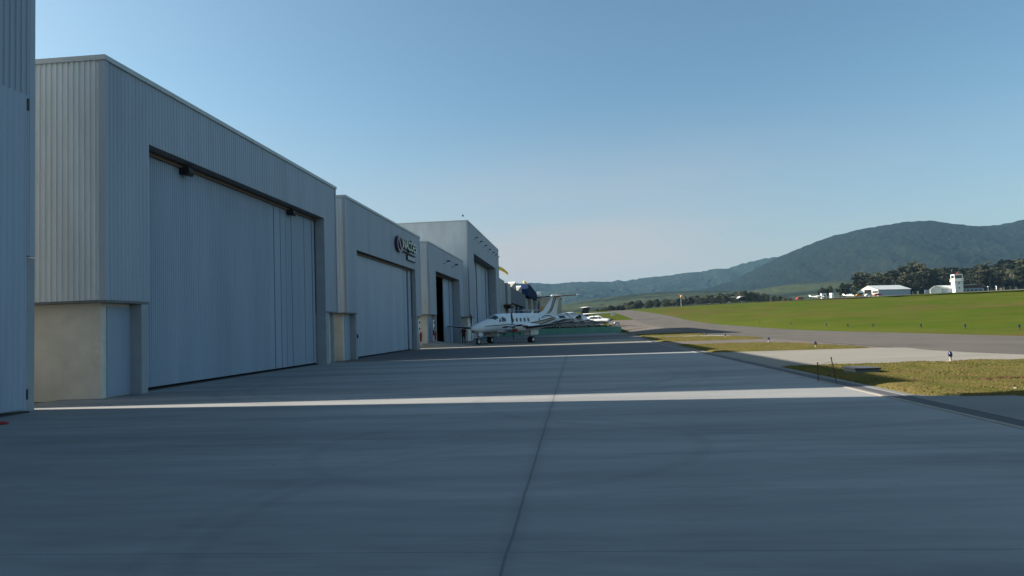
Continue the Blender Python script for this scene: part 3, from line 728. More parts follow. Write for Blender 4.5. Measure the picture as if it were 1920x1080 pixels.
def stone(x, y, r, z):
    b = MB(); n = 7; rg = []
    for i, (h, q) in enumerate(((-.3, .7), (.1, 1), (.5, .7), (.75, .2))):
        rg.append([(math.cos(6.283*k/n)*q*r*rs.uniform(.8, 1.2), math.sin(6.283*k/n)*q*r*rs.uniform(.8, 1.2), h*r) for k in range(n)])
    b.rings(rg); o = b.build('stone', M['concbase']); o.location = (x, y, z); return o
SP = [(9.4, 15.3), (10.9, 14.4), (8.4, 14.3), (12.3, 18.0), (9.8, 16.3), (11.4, 15.9), (7.6, 35.6), (9.9, 35.2), (12.0, 36.4), (13.4, 14.6)]
for x, y in SP:
    tag(stone(x, y, rs.uniform(.025, .05), .06), 'small pale stone lying in the dry grass verge', 'stone', 'stones in the dry verges')
nb = thing('marker_board', 'white marker board on the grass left of the far taxiway', 'marker board', (11.3, 215, zterr(11.3, 215)-.3))
b = MB(); b.box(-.6, .6, -.05, .05, .45, 1.1); b.build('panel', M['white'], nb); b = MB(); b.box(-.4, -.34, -.04, .04, -.3, .45); b.build('leg', M['coping'], nb); b = MB(); b.box(.34, .4, -.04, .04, -.3, .45); b.build('leg', M['coping'], nb)
# ------------------------------------------------------------------ aircraft
def superell(w, ht, hb, n=2.35, k=28):
    out = []
    for i in range(k):
        t = 2*math.pi*i/k; c, s = math.cos(t), math.sin(t)
        y = w*math.copysign(abs(c)**(2/n), c); z = (ht if s >= 0 else hb)*math.copysign(abs(s)**(2/n), s)
        out.append((y, z))
    return out
class Fus:
    """stations: (a, zc, w, ht, hb); a measured aft from the nose, x = x0 - a"""
    def __init__(s, st, x0, n=2.35): s.st = st; s.x0 = x0; s.n = n
    def at(s, a):
        st = s.st
        if a <= st[0][0]: return st[0][1:]
        for p, q in zip(st, st[1:]):
            if a <= q[0]:
                t = (a-p[0])/(q[0]-p[0]); return tuple(p[i]+(q[i]-p[i])*t for i in range(1, 5))
        return st[-1][1:]
    def y(s, a, z):
        zc, w_, ht, hb = s.at(a); h = ht if z > zc else hb; r = min(.999, abs(z-zc)/h)
        return w_*(1-r**s.n)**(1/s.n)
    def mesh(s, parent, m, name='fuselage', fine=None):
        b = MB(); aa = [q[0] for q in s.st]; pts = []
        for p, q in zip(aa, aa[1:]): pts += [p+(q-p)*k/3 for k in range(3)]
        pts.append(aa[-1])
        rg = []
        for a_ in pts:
            zc, w_, ht, hb = s.at(a_); rg.append([(s.x0-a_, y, zc+z) for y, z in superell(w_, ht, hb, s.n)])
        b.rings(rg); return b.build(name, m, parent, smooth=True)
    def disc(s, b, a, z, ra, rz, side, off=.012, n=16, mi=0):
        vs = [(s.x0-a, side*(s.y(a, z)+off), z)]
        for k in range(n):
            t = 6.2832*k/n; aa = a+ra*math.cos(t); zz = z+rz*math.sin(t); vs.append((s.x0-aa, side*(s.y(aa, zz)+off), zz))
        b.add(vs, [(0, k+1, (k+1) % n+1) if side < 0 else (0, (k+1) % n+1, k+1) for k in range(n)], mi)
    def quad(s, b, pts, side, off=.012, n=6, mi=0):
        """patch spanned by 4 (a,z) corners"""
        vs = []
        for i in range(n+1):
            for j in range(n+1):
                u, v = i/n, j/n
                a_ = (pts[0][0]*(1-u)+pts[1][0]*u)*(1-v)+(pts[3][0]*(1-u)+pts[2][0]*u)*v
                z_ = (pts[0][1]*(1-u)+pts[1][1]*u)*(1-v)+(pts[3][1]*(1-u)+pts[2][1]*u)*v
                vs.append((s.x0-a_, side*(s.y(a_, z_)+off), z_))
        fs = [(i*(n+1)+j, (i+1)*(n+1)+j, (i+1)*(n+1)+j+1, i*(n+1)+j+1) for i in range(n) for j in range(n)]
        b.add(vs, fs, mi)
    def ribbon(s, b, pts, wd, side, off=.010, mi=0):
        vs = []; fs = []; m_ = []
        for (a0, z0), (a1, z1) in zip(pts, pts[1:]):
            for k in range(5): m_.append((a0+(a1-a0)*k/5, z0+(z1-z0)*k/5))
        m_.append(pts[-1])
        for i, (a_, z_) in enumerate(m_):
            q = min(1, min(i, len(m_)-1-i)/3+.25)
            for d in (-wd*q/2, wd*q/2): vs.append((s.x0-a_, side*(s.y(a_, z_+d)+off), z_+d))
        for i in range(len(m_)-1):
            f = (2*i, 2*i+2, 2*i+3, 2*i+1); fs.append(f if side < 0 else f[::-1])
        b.add(vs, fs, mi)
def foil(le, te, z, y, th, k=9):
    """closed airfoil ring in the x-z plane at span y; x runs aft from le to te (le > te)"""
    c = le-te; up = []; dn = []
    for i in range(k):
        t = i/(k-1); h = th*c*5*(.2969*math.sqrt(t)-.126*t-.3516*t*t+.2843*t**3-.1015*t**4)
        up.append((le-c*t, y, z+h*1.1)); dn.append((le-c*t, y, z-h*.75))
    return up+dn[::-1][1:-1] if False else up+dn[-1:0:-1]
def wheel(parent, x, y, r, wd, m1='rubber', m2='white', name='wheel', offs=0):
    b = MB(); rg = []
    for yy, rr in ((-wd/2, r*.55), (-wd/2, r*.9), (-wd*.28, r), (wd*.28, r), (wd/2, r*.9), (wd/2, r*.55)):
        rg.append([(x+rr*math.cos(6.2832*k/20), y+yy, r+rr*math.sin(6.2832*k/20)) for k in range(20)])
    b.rings(rg); o = b.build(name, M[m1], parent, smooth=False)
    b = MB()
    for sgn in (-1, 1):
        rr = [[(x+q*math.cos(6.2832*k/16), y+sgn*(wd/2+h), r+q*math.sin(6.2832*k/16)) for k in range(16)] for q, h in ((r*.55, -.01), (r*.5, .008), (r*.2, .012), (r*.12, .035))]
        b.rings(rr)
    b.build('rim', M[m2], o); return o

def king():
    S = 1.05
    t = thing('aeroplane', 'white twin propeller aeroplane with dark and gold stripes parked by the open hangar', 'aeroplane', (-6.55, 68.7, 0), -2.209, scale=S)
    x0 = 5.4
    F = Fus([(.25, 1.42, .03, .03, .03), (.32, 1.42, .13, .12, .12), (.5, 1.43, .26, .22, .22), (.9, 1.46, .43, .36, .36), (1.5, 1.52, .57, .50, .47), (2.25, 1.6, .67, .62, .55),
             (2.75, 1.65, .71, .80, .60), (3.2, 1.68, .735, .97, .63), (3.6, 1.70, .75, 1.03, .66), (4.4, 1.71, .75, 1.06, .69), (7.4, 1.71, .75, 1.06, .69),
             (8.6, 1.76, .69, 1.01, .62), (10, 1.88, .54, .87, .50), (11.4, 2.04, .36, .64, .36), (12.5, 2.17, .18, .36, .2), (13.0, 2.24, .05, .12, .08)], x0)
    fu = F.mesh(t, M['white'])
    for sd_ in (1, -1):
        for k in range(5):
            b = MB(); F.disc(b, 5.05+.56*k, 2.13, .15, .205, sd_); b.build('window', M['glass'], fu)
        b = MB(); F.disc(b, 9.05, 2.13, .11, .17, sd_); b.build('window', M['glass'], fu)
        b = MB(); F.quad(b, [(3.50, 2.0), (3.98, 2.0), (3.98, 2.36), (3.62, 2.44)], sd_); F.disc(b, 3.95, 2.17, .17, .19, sd_, off=.013); b.build('window', M['glass'], fu)
        b = MB(); F.quad(b, [(3.12, 2.0), (3.44, 2.0), (3.44, 2.03), (3.40, 2.40)], sd_); b.build('window', M['glass'], fu)
    # windscreen: two dark panes wrapped over the nose of the cabin
    for sd_ in (1, -1):
        b = MB(); n = 8; vs = []
        for i in range(n+1):
            for j in range(n+1):
                u, v = i/n, j/n
                th = R(88-56*u) if True else 0
                a_ = (2.38+.50*u**1.5)*(1-v)+(3.12+.12*u)*v
                zc, w_, ht, hb = F.at(a_)
                e_ = 2/F.n
                th2 = th if v == 0 else R(88-50*u)
                y_ = w_*math.cos(th2)**e_; z_ = zc+ht*math.sin(th2)**e_
                vs.append((x0-a_+.012, sd_*(y_+.010), z_+.012))
        fs = [(i*(n+1)+j, (i+1)*(n+1)+j, (i+1)*(n+1)+j+1, i*(n+1)+j+1) for i in range(n) for j in range(n)]
        b.add(vs, fs); b.build('windscreen', M['glass'], fu)
    # stripes
    for sd_ in (1, -1):
        b = MB()
        F.ribbon(b, [(1.3, 1.62), (2.5, 1.66), (4, 1.72), (5.6, 1.80)], .07, sd_)
        F.ribbon(b, [(6.9, 1.72), (8, 1.83), (9.5, 2.0), (11, 2.2), (12.2, 2.36)], .12, sd_)
        F.ribbon(b, [(5.2, 1.28), (7, 1.36), (8.5, 1.56), (10, 1.80), (11.2, 2.02), (12.3, 2.2)], .11, sd_)
        F.ribbon(b, [(9.3, 2.22), (10.1, 2.46), (10.8, 2.52), (11.6, 2.42)], .09, sd_)
        b.build('stripe', M['stripe'], fu)
        b = MB()
        F.ribbon(b, [(7.0, 1.58), (8, 1.68), (9.5, 1.86), (11, 2.08), (12.2, 2.27)], .09, sd_, off=.012)
        F.ribbon(b, [(9.6, 2.16), (10.3, 2.36), (10.9, 2.40), (11.8, 2.32)], .05, sd_, off=.012)
        b.build('stripe', M['gold'], fu)
    # wings
    for sd_ in (1, -1):
        b = MB()
        sec = [(.5, 4.05, 6.35, 1.20, .16), (2.6, 4.15, 6.25, 1.32, .16), (5.5, 4.48, 5.95, 1.56, .14), (8.0, 4.78, 5.62, 1.77, .12), (8.3, 4.95, 5.55, 1.80, .08)]
        rg = [foil(x0-le, x0-te, z, sd_*y, th) for y, le, te, z, th in sec]
        b.rings(rg if sd_ < 0 else [r[::-1] for r in rg]); wg = b.build('wing', M['white'], t, smooth=True)
        b = MB(); rg = []
        for y, le, te, z, th in sec[1:4]:
            r = foil(x0-le, x0-te, z, sd_*y, th, 25); c = te-le
            lead = [p for p in r if (x0-le)-p[0] < .09*c]
            up = sorted([p for p in lead if p[2] >= z], key=lambda p: p[0]); dn = sorted([p for p in lead if p[2] < z], key=lambda p: -p[0])
            line_ = up+dn
            rg.append([(p[0]+.012, p[1], z+(p[2]-z)*1.06) for p in line_])
        m_ = min(len(r) for r in rg); b.rings([r[:m_] for r in rg], caps=False, closed=False); b.build('deicing_boot', M['rubber'], wg)
        # nacelle
        nc = MB(); yy = sd_*2.6; rg = []
        for a_, zc, w_, ht, hb in ((3.02, 1.55, .20, .2, .2), (3.1, 1.55, .28, .27, .30), (3.5, 1.54, .38, .33, .44), (4.2, 1.50, .44, .38, .46), (5.0, 1.46, .46, .36, .44), (6.0, 1.45, .40, .26, .34), (6.9, 1.46, .22, .12, .16), (7.2, 1.47, .06, .05, .05)):
            rg.append([(x0-a_, yy+p, zc+q) for p, q in superell(w_, ht, hb, 2.2, 20)])
        nc.rings(rg); na = nc.build('engine_nacelle', M['white'], t, smooth=True)
        b = MB(); b.tube([(x0-3.9, yy-.42, 1.50), (x0-3.85, yy-.60, 1.50), (x0-4.2, yy-.66, 1.48)], .09, 10); b.tube([(x0-3.9, yy+.42, 1.50), (x0-3.85, yy+.60, 1.50), (x0-4.2, yy+.66, 1.48)], .09, 10); b.build('exhaust_pipe', M['black'], na)
        b = MB(); b.prism([(x0-3.16, 1.05), (x0-3.10, 1.08), (x0-3.10, 1.34), (x0-3.22, 1.36), (x0-3.30, 1.12)], 1, yy-.24, yy+.24); b.build('intake_cover', M['red'], na, bevel=.04)
        b = MB(); rg = []
        for a_, q in ((3.05, .2), (2.9, .2), (2.72, .15), (2.6, .08), (2.54, .015)): rg.append([(x0-a_, yy+q*math.cos(6.2832*k/16), 1.55+q*math.sin(6.2832*k/16)) for k in range(16)])
        b.rings(rg); pr = b.build('spinner', M['steel'], t, smooth=True)
        for k in range(4):
            ang = math.pi/2*k+(.06 if sd_ > 0 else .02); b = MB(); rg = []
            for q, (r_, ch, tw) in enumerate(((.15, .07, .9), (.35, .14, .75), (.7, .19, .55), (1.0, .18, .42), (1.2, .13, .36), (1.26, .05, .34))):
                ring = []
                for u, v in ((-.5, 0), (-.2, .06), (.3, .05), (.5, 0), (.3, -.04), (-.2, -.04)):
                    lx = u*ch*math.cos(tw)+0; la = v*ch*1.2+u*ch*math.sin(tw)*.7
                    ring.append((x0-2.86+la, yy+r_*math.cos(ang+math.pi/2)-lx*math.sin(ang+math.pi/2), 1.55+r_*math.sin(ang+math.pi/2)+lx*math.cos(ang+math.pi/2)))
                rg.append(ring)
            b.rings(rg)
            for i in range(len(b.m)): b.m[i] = 1 if 18 <= i < 30 or i == len(b.m)-1 else 0
            b.build('propeller_blade', [M['black'], M['red']], pr)
        b = MB(); b.tube([(x0-5.4, yy, 1.15), (x0-5.4, yy, .6), (x0-5.4, yy, .29)], [.07, .055, .05], 8); b.tube([(x0-5.4, yy-.2, .29), (x0-5.4, yy+.2, .29)], .04, 8); b.tube([(x0-5.0, yy, 1.15), (x0-5.35, yy, .65)], .03, 6)
        lg = b.build('landing_gear', M['steel'], t)
        for dy in (-.16, .16): wheel(lg, x0-5.4, yy+dy, .285, .19)
        for dy in (-.38, .38):
            b = MB(); b.box(x0-6.0, x0-4.9, yy+dy-.012, yy+dy+.012, .72, 1.15); b.build('gear_door', M['white'], t)
    b = MB(); b.tube([(x0-1.15, 0, 1.2), (x0-1.15, 0, .7), (x0-1.12, 0, .45)], [.06, .05, .045], 8); b.tube([(x0-1.12, -.12, .5), (x0-1.12, .12, .5)], .03, 6)
    for dy in (-.11, .11): b.box(x0-1.16, x0-1.08, dy-.015, dy+.015, .26, .52)
    lg = b.build('landing_gear', M['steel'], t); wheel(lg, x0-1.12, 0, .28, .17)
    b = MB(); b.box(x0-1.5, x0-1.0, .16, .18, .75, 1.15); b.box(x0-1.5, x0-1.0, -.18, -.16, .75, 1.15); b.build('gear_door', M['white'], t)
    b = MB(); b.box(x0-1.22, x0-1.08, -.06, .06, .62, .82); b.build('tow_cover', M['red'], t)
    # belly fairing and ventral fin
    b = MB(); rg = []
    for a_, h in ((3.2, .05), (4.0, .22), (6.4, .22), (7.4, .05)): rg.append([(x0-a_, p, 1.12+q) for p, q in superell(.62, .1, h, 2.2, 16)])
    b.rings(rg); b.build('belly_fairing', M['white'], t, smooth=True)
    # fin
    b = MB(); rg = []
    for z, le, te, th in ((2.3, 9.0, 12.75, .05), (2.72, 9.55, 12.75, .05), (2.95, 10.35, 12.75, .075), (3.5, 10.95, 12.9, .09), (4.1, 11.6, 13.05, .09), (4.42, 11.95, 13.15, .08)):
        rg.append([(x0-q[0], q[1], z) for q in [(le, 0), (le+.1*(te-le), th*.7), (le+.35*(te-le), th), (te-.1, th*.35), (te, 0), (te-.1, -th*.35), (le+.35*(te-le), -th), (le+.1*(te-le), -th*.7)]])
    b.rings(rg); fn = b.build('fin', M['white'], t, smooth=True)
    for off, m_, wd in ((0, 'stripe', .11), (-.22, 'gold', .08), (-.30, 'stripe', .05)):
        for sd_ in (1, -1):
            b = MB(); vs = []
            for i, (a_, z_) in enumerate(((10.4, 2.56), (10.9, 2.62), (11.3, 2.74), (11.62, 2.95), (11.85, 3.25), (12.05, 3.6), (12.25, 3.95), (12.42, 4.25))):
                q = min(1, .4+i*.2)
                for d in (-wd*q*.7, wd*q*.7): vs.append((x0-(a_+off*(.6+.05*i)+d), sd_*.098, z_-off*.25))
            b.add(vs, [(2*i, 2*i+2, 2*i+3, 2*i+1) for i in range(7)]); b.build('stripe', M[m_], fn)
    b = MB(); rg = []
    for y, le, te, z in ((-2.8, 12.75, 13.42, 4.47), (-2.6, 12.6, 13.45, 4.47), (-.1, 11.95, 13.4, 4.47), (.1, 11.95, 13.4, 4.47), (2.6, 12.6, 13.45, 4.47), (2.8, 12.75, 13.42, 4.47)):
        rg.append(foil(x0-le, x0-te, z, y, .11))
    b.rings([r[::-1] for r in rg]); tp = b.build('tailplane', M['white'], t, smooth=True)
    for sd_ in (1, -1):
        b = MB(); b.tube([(x0-12.0, sd_*.25, 4.465), (x0-12.58, sd_*2.6, 4.465)], .062, 8); b.build('deicing_boot', M['rubber'], tp)
    b = MB(); b.tube([(x0-11.8, 0, 4.44), (x0-12.0, 0, 4.5), (x0-13.4, 0, 4.5), (x0-13.6, 0, 4.48)], [.03, .13, .11, .02], 10); b.build('fin_cap', M['white'], fn, smooth=True)
    b = MB(); b.prism([(x0-8.5, 2.72), (x0-8.9, 2.72), (x0-8.95, 3.02), (x0-8.82, 3.02)], 1, -.015, .015); b.build('blade_antenna', M['white'], fu)
    return t
king()

def light_plane(label, x, y, z, yaw, high=True, scale=1.0, tail_m='white', T=False, twin=False, bank=0, pitch=0, gear=True, reg=None):
    t = thing('light_aeroplane', label, 'aeroplane', (x, y, z), yaw, scale=scale); t.rotation_euler = (bank, pitch, yaw)
    x0 = 2.6
    zb = 1.15
    F = Fus([(.0, zb, .2, .2, .2), (.25, zb, .42, .32, .36), (1.3, zb+.05, .52, .40, .46), (1.9, zb+.1, .55, .75, .5), (2.4, zb+.12, .56, .88, .5), (3.8, zb+.12, .55, .86, .5), (4.8, zb+.2, .42, .55, .42), (6.6, zb+.36, .2, .26, .24), (8.0, zb+.48, .06, .12, .1)], x0, 2.6)
    fu = F.mesh(t, M['white'])
    for sd_ in (1, -1):
        b = MB(); F.quad(b, [(2.25, zb+.38), (4.2, zb+.38), (4.0, zb+.80), (2.45, zb+.82)], sd_); b.build('window', M['glass'], fu)
    for sd_ in (1, -1):
        b = MB(); F.quad(b, [(1.55, zb+.42), (2.18, zb+.36), (2.35, zb+.84), (2.0, zb+.78)], sd_); b.build('windscreen', M['glass'], fu)
    b = MB(); F.ribbon(b, [(.6, zb-.1), (3, zb-.05), (7, zb+.42)], .16, 1); F.ribbon(b, [(.6, zb-.1), (3, zb-.05), (7, zb+.42)], .16, -1); b.build('stripe', M['stripe'], fu)
    zw = zb+1.0 if high else zb-.25
    for sd_ in (1, -1):
        sec = [(.0 if high else .4, 1.9, 3.5, zw, .13), (3.0, 1.9, 3.5, zw+(.08 if high else .22), .13), (5.4, 2.1, 3.2, zw+(.16 if high else .45), .12), (5.55, 2.3, 3.1, zw+(.17 if high else .46), .07)]
        b = MB(); rg = [foil(x0-le, x0-te, zz, sd_*yy, th) for yy, le, te, zz, th in sec]
        b.rings(rg if sd_ < 0 else [r[::-1] for r in rg]); b.build('wing', M['white'], t, smooth=True)
        if high:
            b = MB(); b.tube([(x0-2.4, sd_*.5, zb-.3), (x0-2.4, sd_*2.7, zw+.05)], .05, 6); b.build('strut', M['white'], t)
        if gear:
            b = MB(); b.tube([(x0-2.9, sd_*.45, zb-.4), (x0-2.9, sd_*1.15, .25)], .05, 6); lg = b.build('landing_gear', M['steel'], t); wheel(lg, x0-2.9, sd_*1.2, .22, .16)
        if twin:
            b = MB(); rg = []
            for a_, q in ((1.0, .12), (1.15, .3), (1.8, .36), (3.0, .3), (3.9, .1)): rg.append([(x0-a_, sd_*1.9+p, zw+.15+r_) for p, r_ in superell(q, q, q, 2.2, 14)])
            b.rings(rg); b.build('engine_nacelle', M['white'], t, smooth=True)
    if gear:
        b = MB(); b.tube([(x0-.55, 0, zb-.3), (x0-.5, 0, .3)], .04, 6); lg = b.build('landing_gear', M['steel'], t); wheel(lg, x0-.5, 0, .2, .14)
    zt_ = zb+2.0 if T else zb+1.45
    b = MB(); rg = []
    for zz, le, te, th in ((zb+.3, 6.3, 8.0, .05), (zb+.6, 6.7, 8.1, .06), (zt_, 7.5, 8.5, .05)):
        rg.append([(x0-le, 0, zz), (x0-le-.3*(te-le), th, zz), (x0-te, 0, zz), (x0-le-.3*(te-le), -th, zz)])
    b.rings(rg); b.build('fin', M[tail_m], t)
    zs = zt_ if T else zb+.45
    b = MB(); rg = [foil(x0-le, x0-te, zs, yy, .1) for yy, le, te in ((-1.7, 7.5, 8.2), (0, 7.2, 8.3), (1.7, 7.5, 8.2))]; b.rings([r[::-1] for r in rg]); b.build('tailplane', M['white'], t, smooth=True)
    for yy in ((1.9, -1.9) if twin else (0,)):
        xx = x0-1.0+.12 if twin else x0+.1; zz = zw+.15 if twin else zb
        b = MB(); b.tube([(xx-.15, yy, zz), (xx, yy, zz), (xx+.18, yy, zz)], [.14, .13, .02], 10)
        b.prism([(yy-.95, zz-.07), (yy+.95, zz+.0), (yy+.95, zz+.08), (yy-.95, zz+.0)], 0, xx-.02, xx+.02); b.build('propeller', M['black'], t)
    if reg:
        rgm = Matrix(((-1, 0, 0, 0), (0, 0, 1, 0), (0, 1, 0, 0), (0, 0, 0, 1)))  # left side, reads toward the tail
        text_part(reg, 1.9, .36, .012, 'registration', M['black'], M['black'], fu, Matrix.Translation((x0-4.35, F.y(5.4, zb+.25)+.012, zb+.12)) @ Matrix.Rotation(R(-3.5), 4, 'Y') @ rgm)
    return t
# parked on the terrace behind the twin
light_plane('white high wing aeroplane with a bright wing, parked on the terrace behind the twin', 1.1, 127, .93, R(-68), True, 1.12, reg='PT-BMD')
light_plane('white low wing aeroplane on the terrace, right of the high wing one', 4.4, 141, .93, R(-25), False, 1.05)
light_plane('aeroplane with a dark upright tail topped white, behind the high wing one', -4.2, 142, .93, R(200), False, 1.3, 'stripe', True)
light_plane('white low wing twin at the back of the terrace', -1.0, 172, zterr(-1, 172), R(15), False, 1.25, twin=True)
light_plane('white aeroplane with a tall pale fin by the dark doorways', -10.2, 108, 0.30, R(120), False, 1.15, T=True)
# landing beyond the field
light_plane('small white high wing aeroplane flying low above the runway', 100.4, 440, 13.2, R(92), True, .87, bank=R(-2), gear=False)

# ------------------------------------------------------------------ person
def person(label, x, y, z, yaw):
    t = thing('person', label, 'person', (x, y, z), yaw)
    V = []; E_ = []; RD = []
    def v(p, r, par=None):
        V.append(p); RD.append(r)
        if par is not None: E_.append((par, len(V)-1))
        return len(V)-1
    pel = v((0, 0, .95), .15)
    wa = v((0, 0, 1.08), .135, pel); ch = v((.01, 0, 1.30), .165, wa); nb_ = v((.0, 0, 1.45), .085, ch); nk = v((.01, 0, 1.53), .058, nb_)
    hd = v((.02, 0, 1.62), .088, nk); hd2 = v((.02, 0, 1.70), .092, hd); hd3 = v((.015, 0, 1.77), .06, hd2)
    ns_ = v((.11, 0, 1.655), .018, hd)
    for s in (1, -1):
        ear = v((.01, s*.09, 1.66), .02, hd)
        hp = v((0, s*.10, .88), .105, pel); kn = v((.02, s*.12, .50), .065, hp); an = v((-.02, s*.13, .10), .045, kn); tb = v((.10, s*.15, .045), .042, an); tp = v((.18, s*.16, .04), .032, tb)
        sh = v((0, s*.19, 1.42), .075, ch)
        if s > 0: el = v((-.02, s*.29, 1.17), .048, sh); wr = v((.12, s*.24, .99), .034, el); pa = v((.17, s*.22, .94), .036, wr); fd = Vector((.5, -.1, -.6))
        else: el = v((-.03, s*.28, 1.15), .048, sh); wr = v((.04, s*.31, .90), .034, el); pa = v((.05, s*.31, .83), .036, wr); fd = Vector((.15, 0, -1))
        fd.normalize(); pv = Vector(V[pa])
        for k in range(4):
            q = pv+Vector((0, 0, 0))+Vector((.035-.022*k, .004*k, -.01)); f1 = v(tuple(q+fd*.05), .011, pa); f2 = v(tuple(q+fd*(.085-.006*abs(k-1))+Vector((.012, 0, 0))), .009, f1)
        th = v(tuple(pv+Vector((.045, -s*.02, .005))), .012, pa); v(tuple(pv+Vector((.065, -s*.025, -.04))), .010, th)
    me = bpy.data.meshes.new('body'); me.from_pydata(V, E_, [])
    o = bpy.data.objects.new('body', me); col.objects.link(o)
    sk = o.modifiers.new('skin', 'SKIN')
    for i, sv in enumerate(me.skin_vertices[0].data):
        sv.radius = (RD[i], RD[i]*(1.25 if i in (wa, ch) else 1.0)); sv.use_root = (i == 0)
    ss = o.modifiers.new('sub', 'SUBSURF'); ss.levels = 2; ss.render_levels = 2
    dg = bpy.context.evaluated_depsgraph_get(); dg.update()
    m2 = bpy.data.meshes.new_from_object(o.evaluated_get(dg)); bpy.data.objects.remove(o)
    m2.name = 'body'; m2.materials.clear()
    for k in ('skin', 'shirt', 'trousers', 'hair', 'black'): m2.materials.append(M[k])
    for p in m2.polygons:
        c = p.center; p.use_smooth = True
        arm = abs(c.y) > .175
        if c.z > 1.69 or (c.z > 1.60 and c.x < -.02): i = 3
        elif c.z > 1.50: i = 0
        elif arm and c.z < 1.24 and c.z > .72: i = 0
        elif c.z > .96: i = 1
        elif c.z < .09: i = 4
        else: i = 2
        p.material_index = i
    link(bpy.data.objects.new('body', m2), t)
    return t
person('person in dark red shirt and dark trousers standing by the left engine', -11.15, 68.3, 0.012, R(-60))
# red cover disc on the pole beside the person (propeller guard flag)
# ------------------------------------------------------------------ far airfield buildings
def P(x, y): return zterr(x, y)
th1 = thing('hangar', 'long white hangar with a pitched roof and open gable across the field', 'hangar', (160, 410, 11.2))
HX0, HX1, HY0, HY1 = 160.5, 169.2, 408, 444   # gable faces left-front; long side runs away to the right
def far_hangar():
    zb = 11.0; ez = 15.0; rz = 17.5
    A = Vector((160.3, 411, 0)); Bv = Vector((169.2, 405, 0))      # gable corners
    D = Vector((21.5, 9.5, 0))                                      # direction of the long side
    def w_(p, z): return (p.x, p.y, z)
    mid = (A+Bv)/2
    b = MB()
    b.add([w_(A, zb), w_(Bv, zb), w_(Bv, ez), w_(mid, rz), w_(A, ez-.6)], [(0, 1, 2, 3, 4)]); b.build('gable_wall', M['roofwhite'], th1, world=True)
    b = MB(); b.add([w_(Bv, zb), w_(Bv+D, zb), w_(Bv+D, ez), w_(Bv, ez)], [(0, 1, 2, 3)])
    b.add([w_(A, zb), w_(A+D, zb), w_(A+D, ez-.6), w_(A, ez-.6), w_(Bv+D, zb), w_(Bv+D, ez), w_(mid+D, rz)], [(3, 2, 1, 0), (1, 2, 6, 5, 4)]); b.build('side_wall', M['shadewall'], th1, world=True)
    b = MB(); o1 = Vector((.5, -.35, 0)); up = .15
    b.add([w_(mid-D*.01, rz+up), w_(mid+D*1.0, rz+up), w_(Bv+D*1.01+o1, ez-.1+up), w_(Bv-D*.01+o1, ez-.1+up), w_(A+D-o1, ez-.7+up), w_(A-o1, ez-.7+up)], [(0, 3, 2, 1), (0, 1, 4, 5)])
    b.build('roof', M['roofwhite'], th1, world=True)
    n = (Bv-A).normalized(); fr = Vector((n.y, -n.x, 0))*.12
    if fr.dot(Vector((-1, -1, 0))) < 0: fr = -fr
    def op(a0, a1, z0, z1, nm):
        q0 = A+(Bv-A)*a0+fr; q1 = A+(Bv-A)*a1+fr
        b = MB(); b.add([w_(q0, z0), w_(q1, z0), w_(q1, z1), w_(q0, z1)], [(0, 1, 2, 3)]); b.build(nm, M['dark'], th1, world=True)
    op(.34, .66, zb+1.0, zb+4.3, 'door'); op(.72, .97, zb+2.4, zb+3.3, 'window'); op(.05, .28, zb+2.0, zb+2.7, 'window')
far_hangar()
sh = thing('shed', 'small white gabled shed beside the control tower', 'shed', (199, 408, 11.0))
b = MB(); b.prism([(198.3, 10.8), (204.4, 10.8), (204.4, 14.4), (201.0, 16.0), (198.3, 14.3)], 1, 408, 408.3); b.build('gable_wall', M['roofwhite'], sh, world=True)
b = MB(); b.box(204.3, 213.5, 407.9, 408.2, 10.8, 14.0); b.box(198.3, 213.5, 414, 414.2, 10.8, 14.2); b.build('side_wall', M['shadewall'], sh, world=True)
b = MB(); b.add([(198.1, 407.7, 14.35), (201, 407.9, 16.2), (213, 413, 16.2), (213.2, 407.7, 14.1), (204.5, 407.7, 14.3)], [(0, 1, 2, 3, 4)][:0]+[(1, 4, 3, 2)]); b.build('roof', M['roofwhite'], sh, world=True)
ct = thing('control_tower', 'white square control tower with a glazed cab and balcony', 'control tower', (211.6, 406, 11.0))
def quadbox(b, cx, cy, r, z0, z1, ang=R(42), mi=0, n=4):
    pts = [(cx+r*math.cos(ang+6.2832*k/n), cy+r*math.sin(ang+6.2832*k/n)) for k in range(n)]; b.prism(pts, 2, z0, z1, mi)
b = MB(); quadbox(b, 211.8, 406, 3.0, 10.5, 18.0); b.build('shaft', M['white'], ct, world=True)
b = MB(); quadbox(b, 211.8, 406, 3.7, 18.0, 18.3); b.build('balcony', M['white'], ct, world=True)
b = MB()
for k in range(4):
    a0 = R(42)+1.5708*k; p0 = (211.8+3.6*math.cos(a0), 406+3.6*math.sin(a0)); p1 = (211.8+3.6*math.cos(a0+1.5708), 406+3.6*math.sin(a0+1.5708))
    for zz in (18.8, 19.25): b.tube([(*p0, zz), (*p1, zz)], .05, 5)
    for q in range(5): b.tube([(p0[0]+(p1[0]-p0[0])*q/5, p0[1]+(p1[1]-p0[1])*q/5, 18.3), (p0[0]+(p1[0]-p0[0])*q/5, p0[1]+(p1[1]-p0[1])*q/5, 19.25)], .04, 5)
b.build('railing', M['white'], ct, world=True)
b = MB(); quadbox(b, 211.8, 406, 2.9, 18.3, 19.6); cb = b.build('cab', M['white'], ct, world=True)
b = MB(); quadbox(b, 211.8, 406, 2.75, 19.6, 21.3); b.build('glazing', M['glass'], cb, world=True)
b = MB(); quadbox(b, 211.8, 406, 3.1, 21.3, 21.9); b.build('roof', M['white'], ct, world=True)
b = MB()
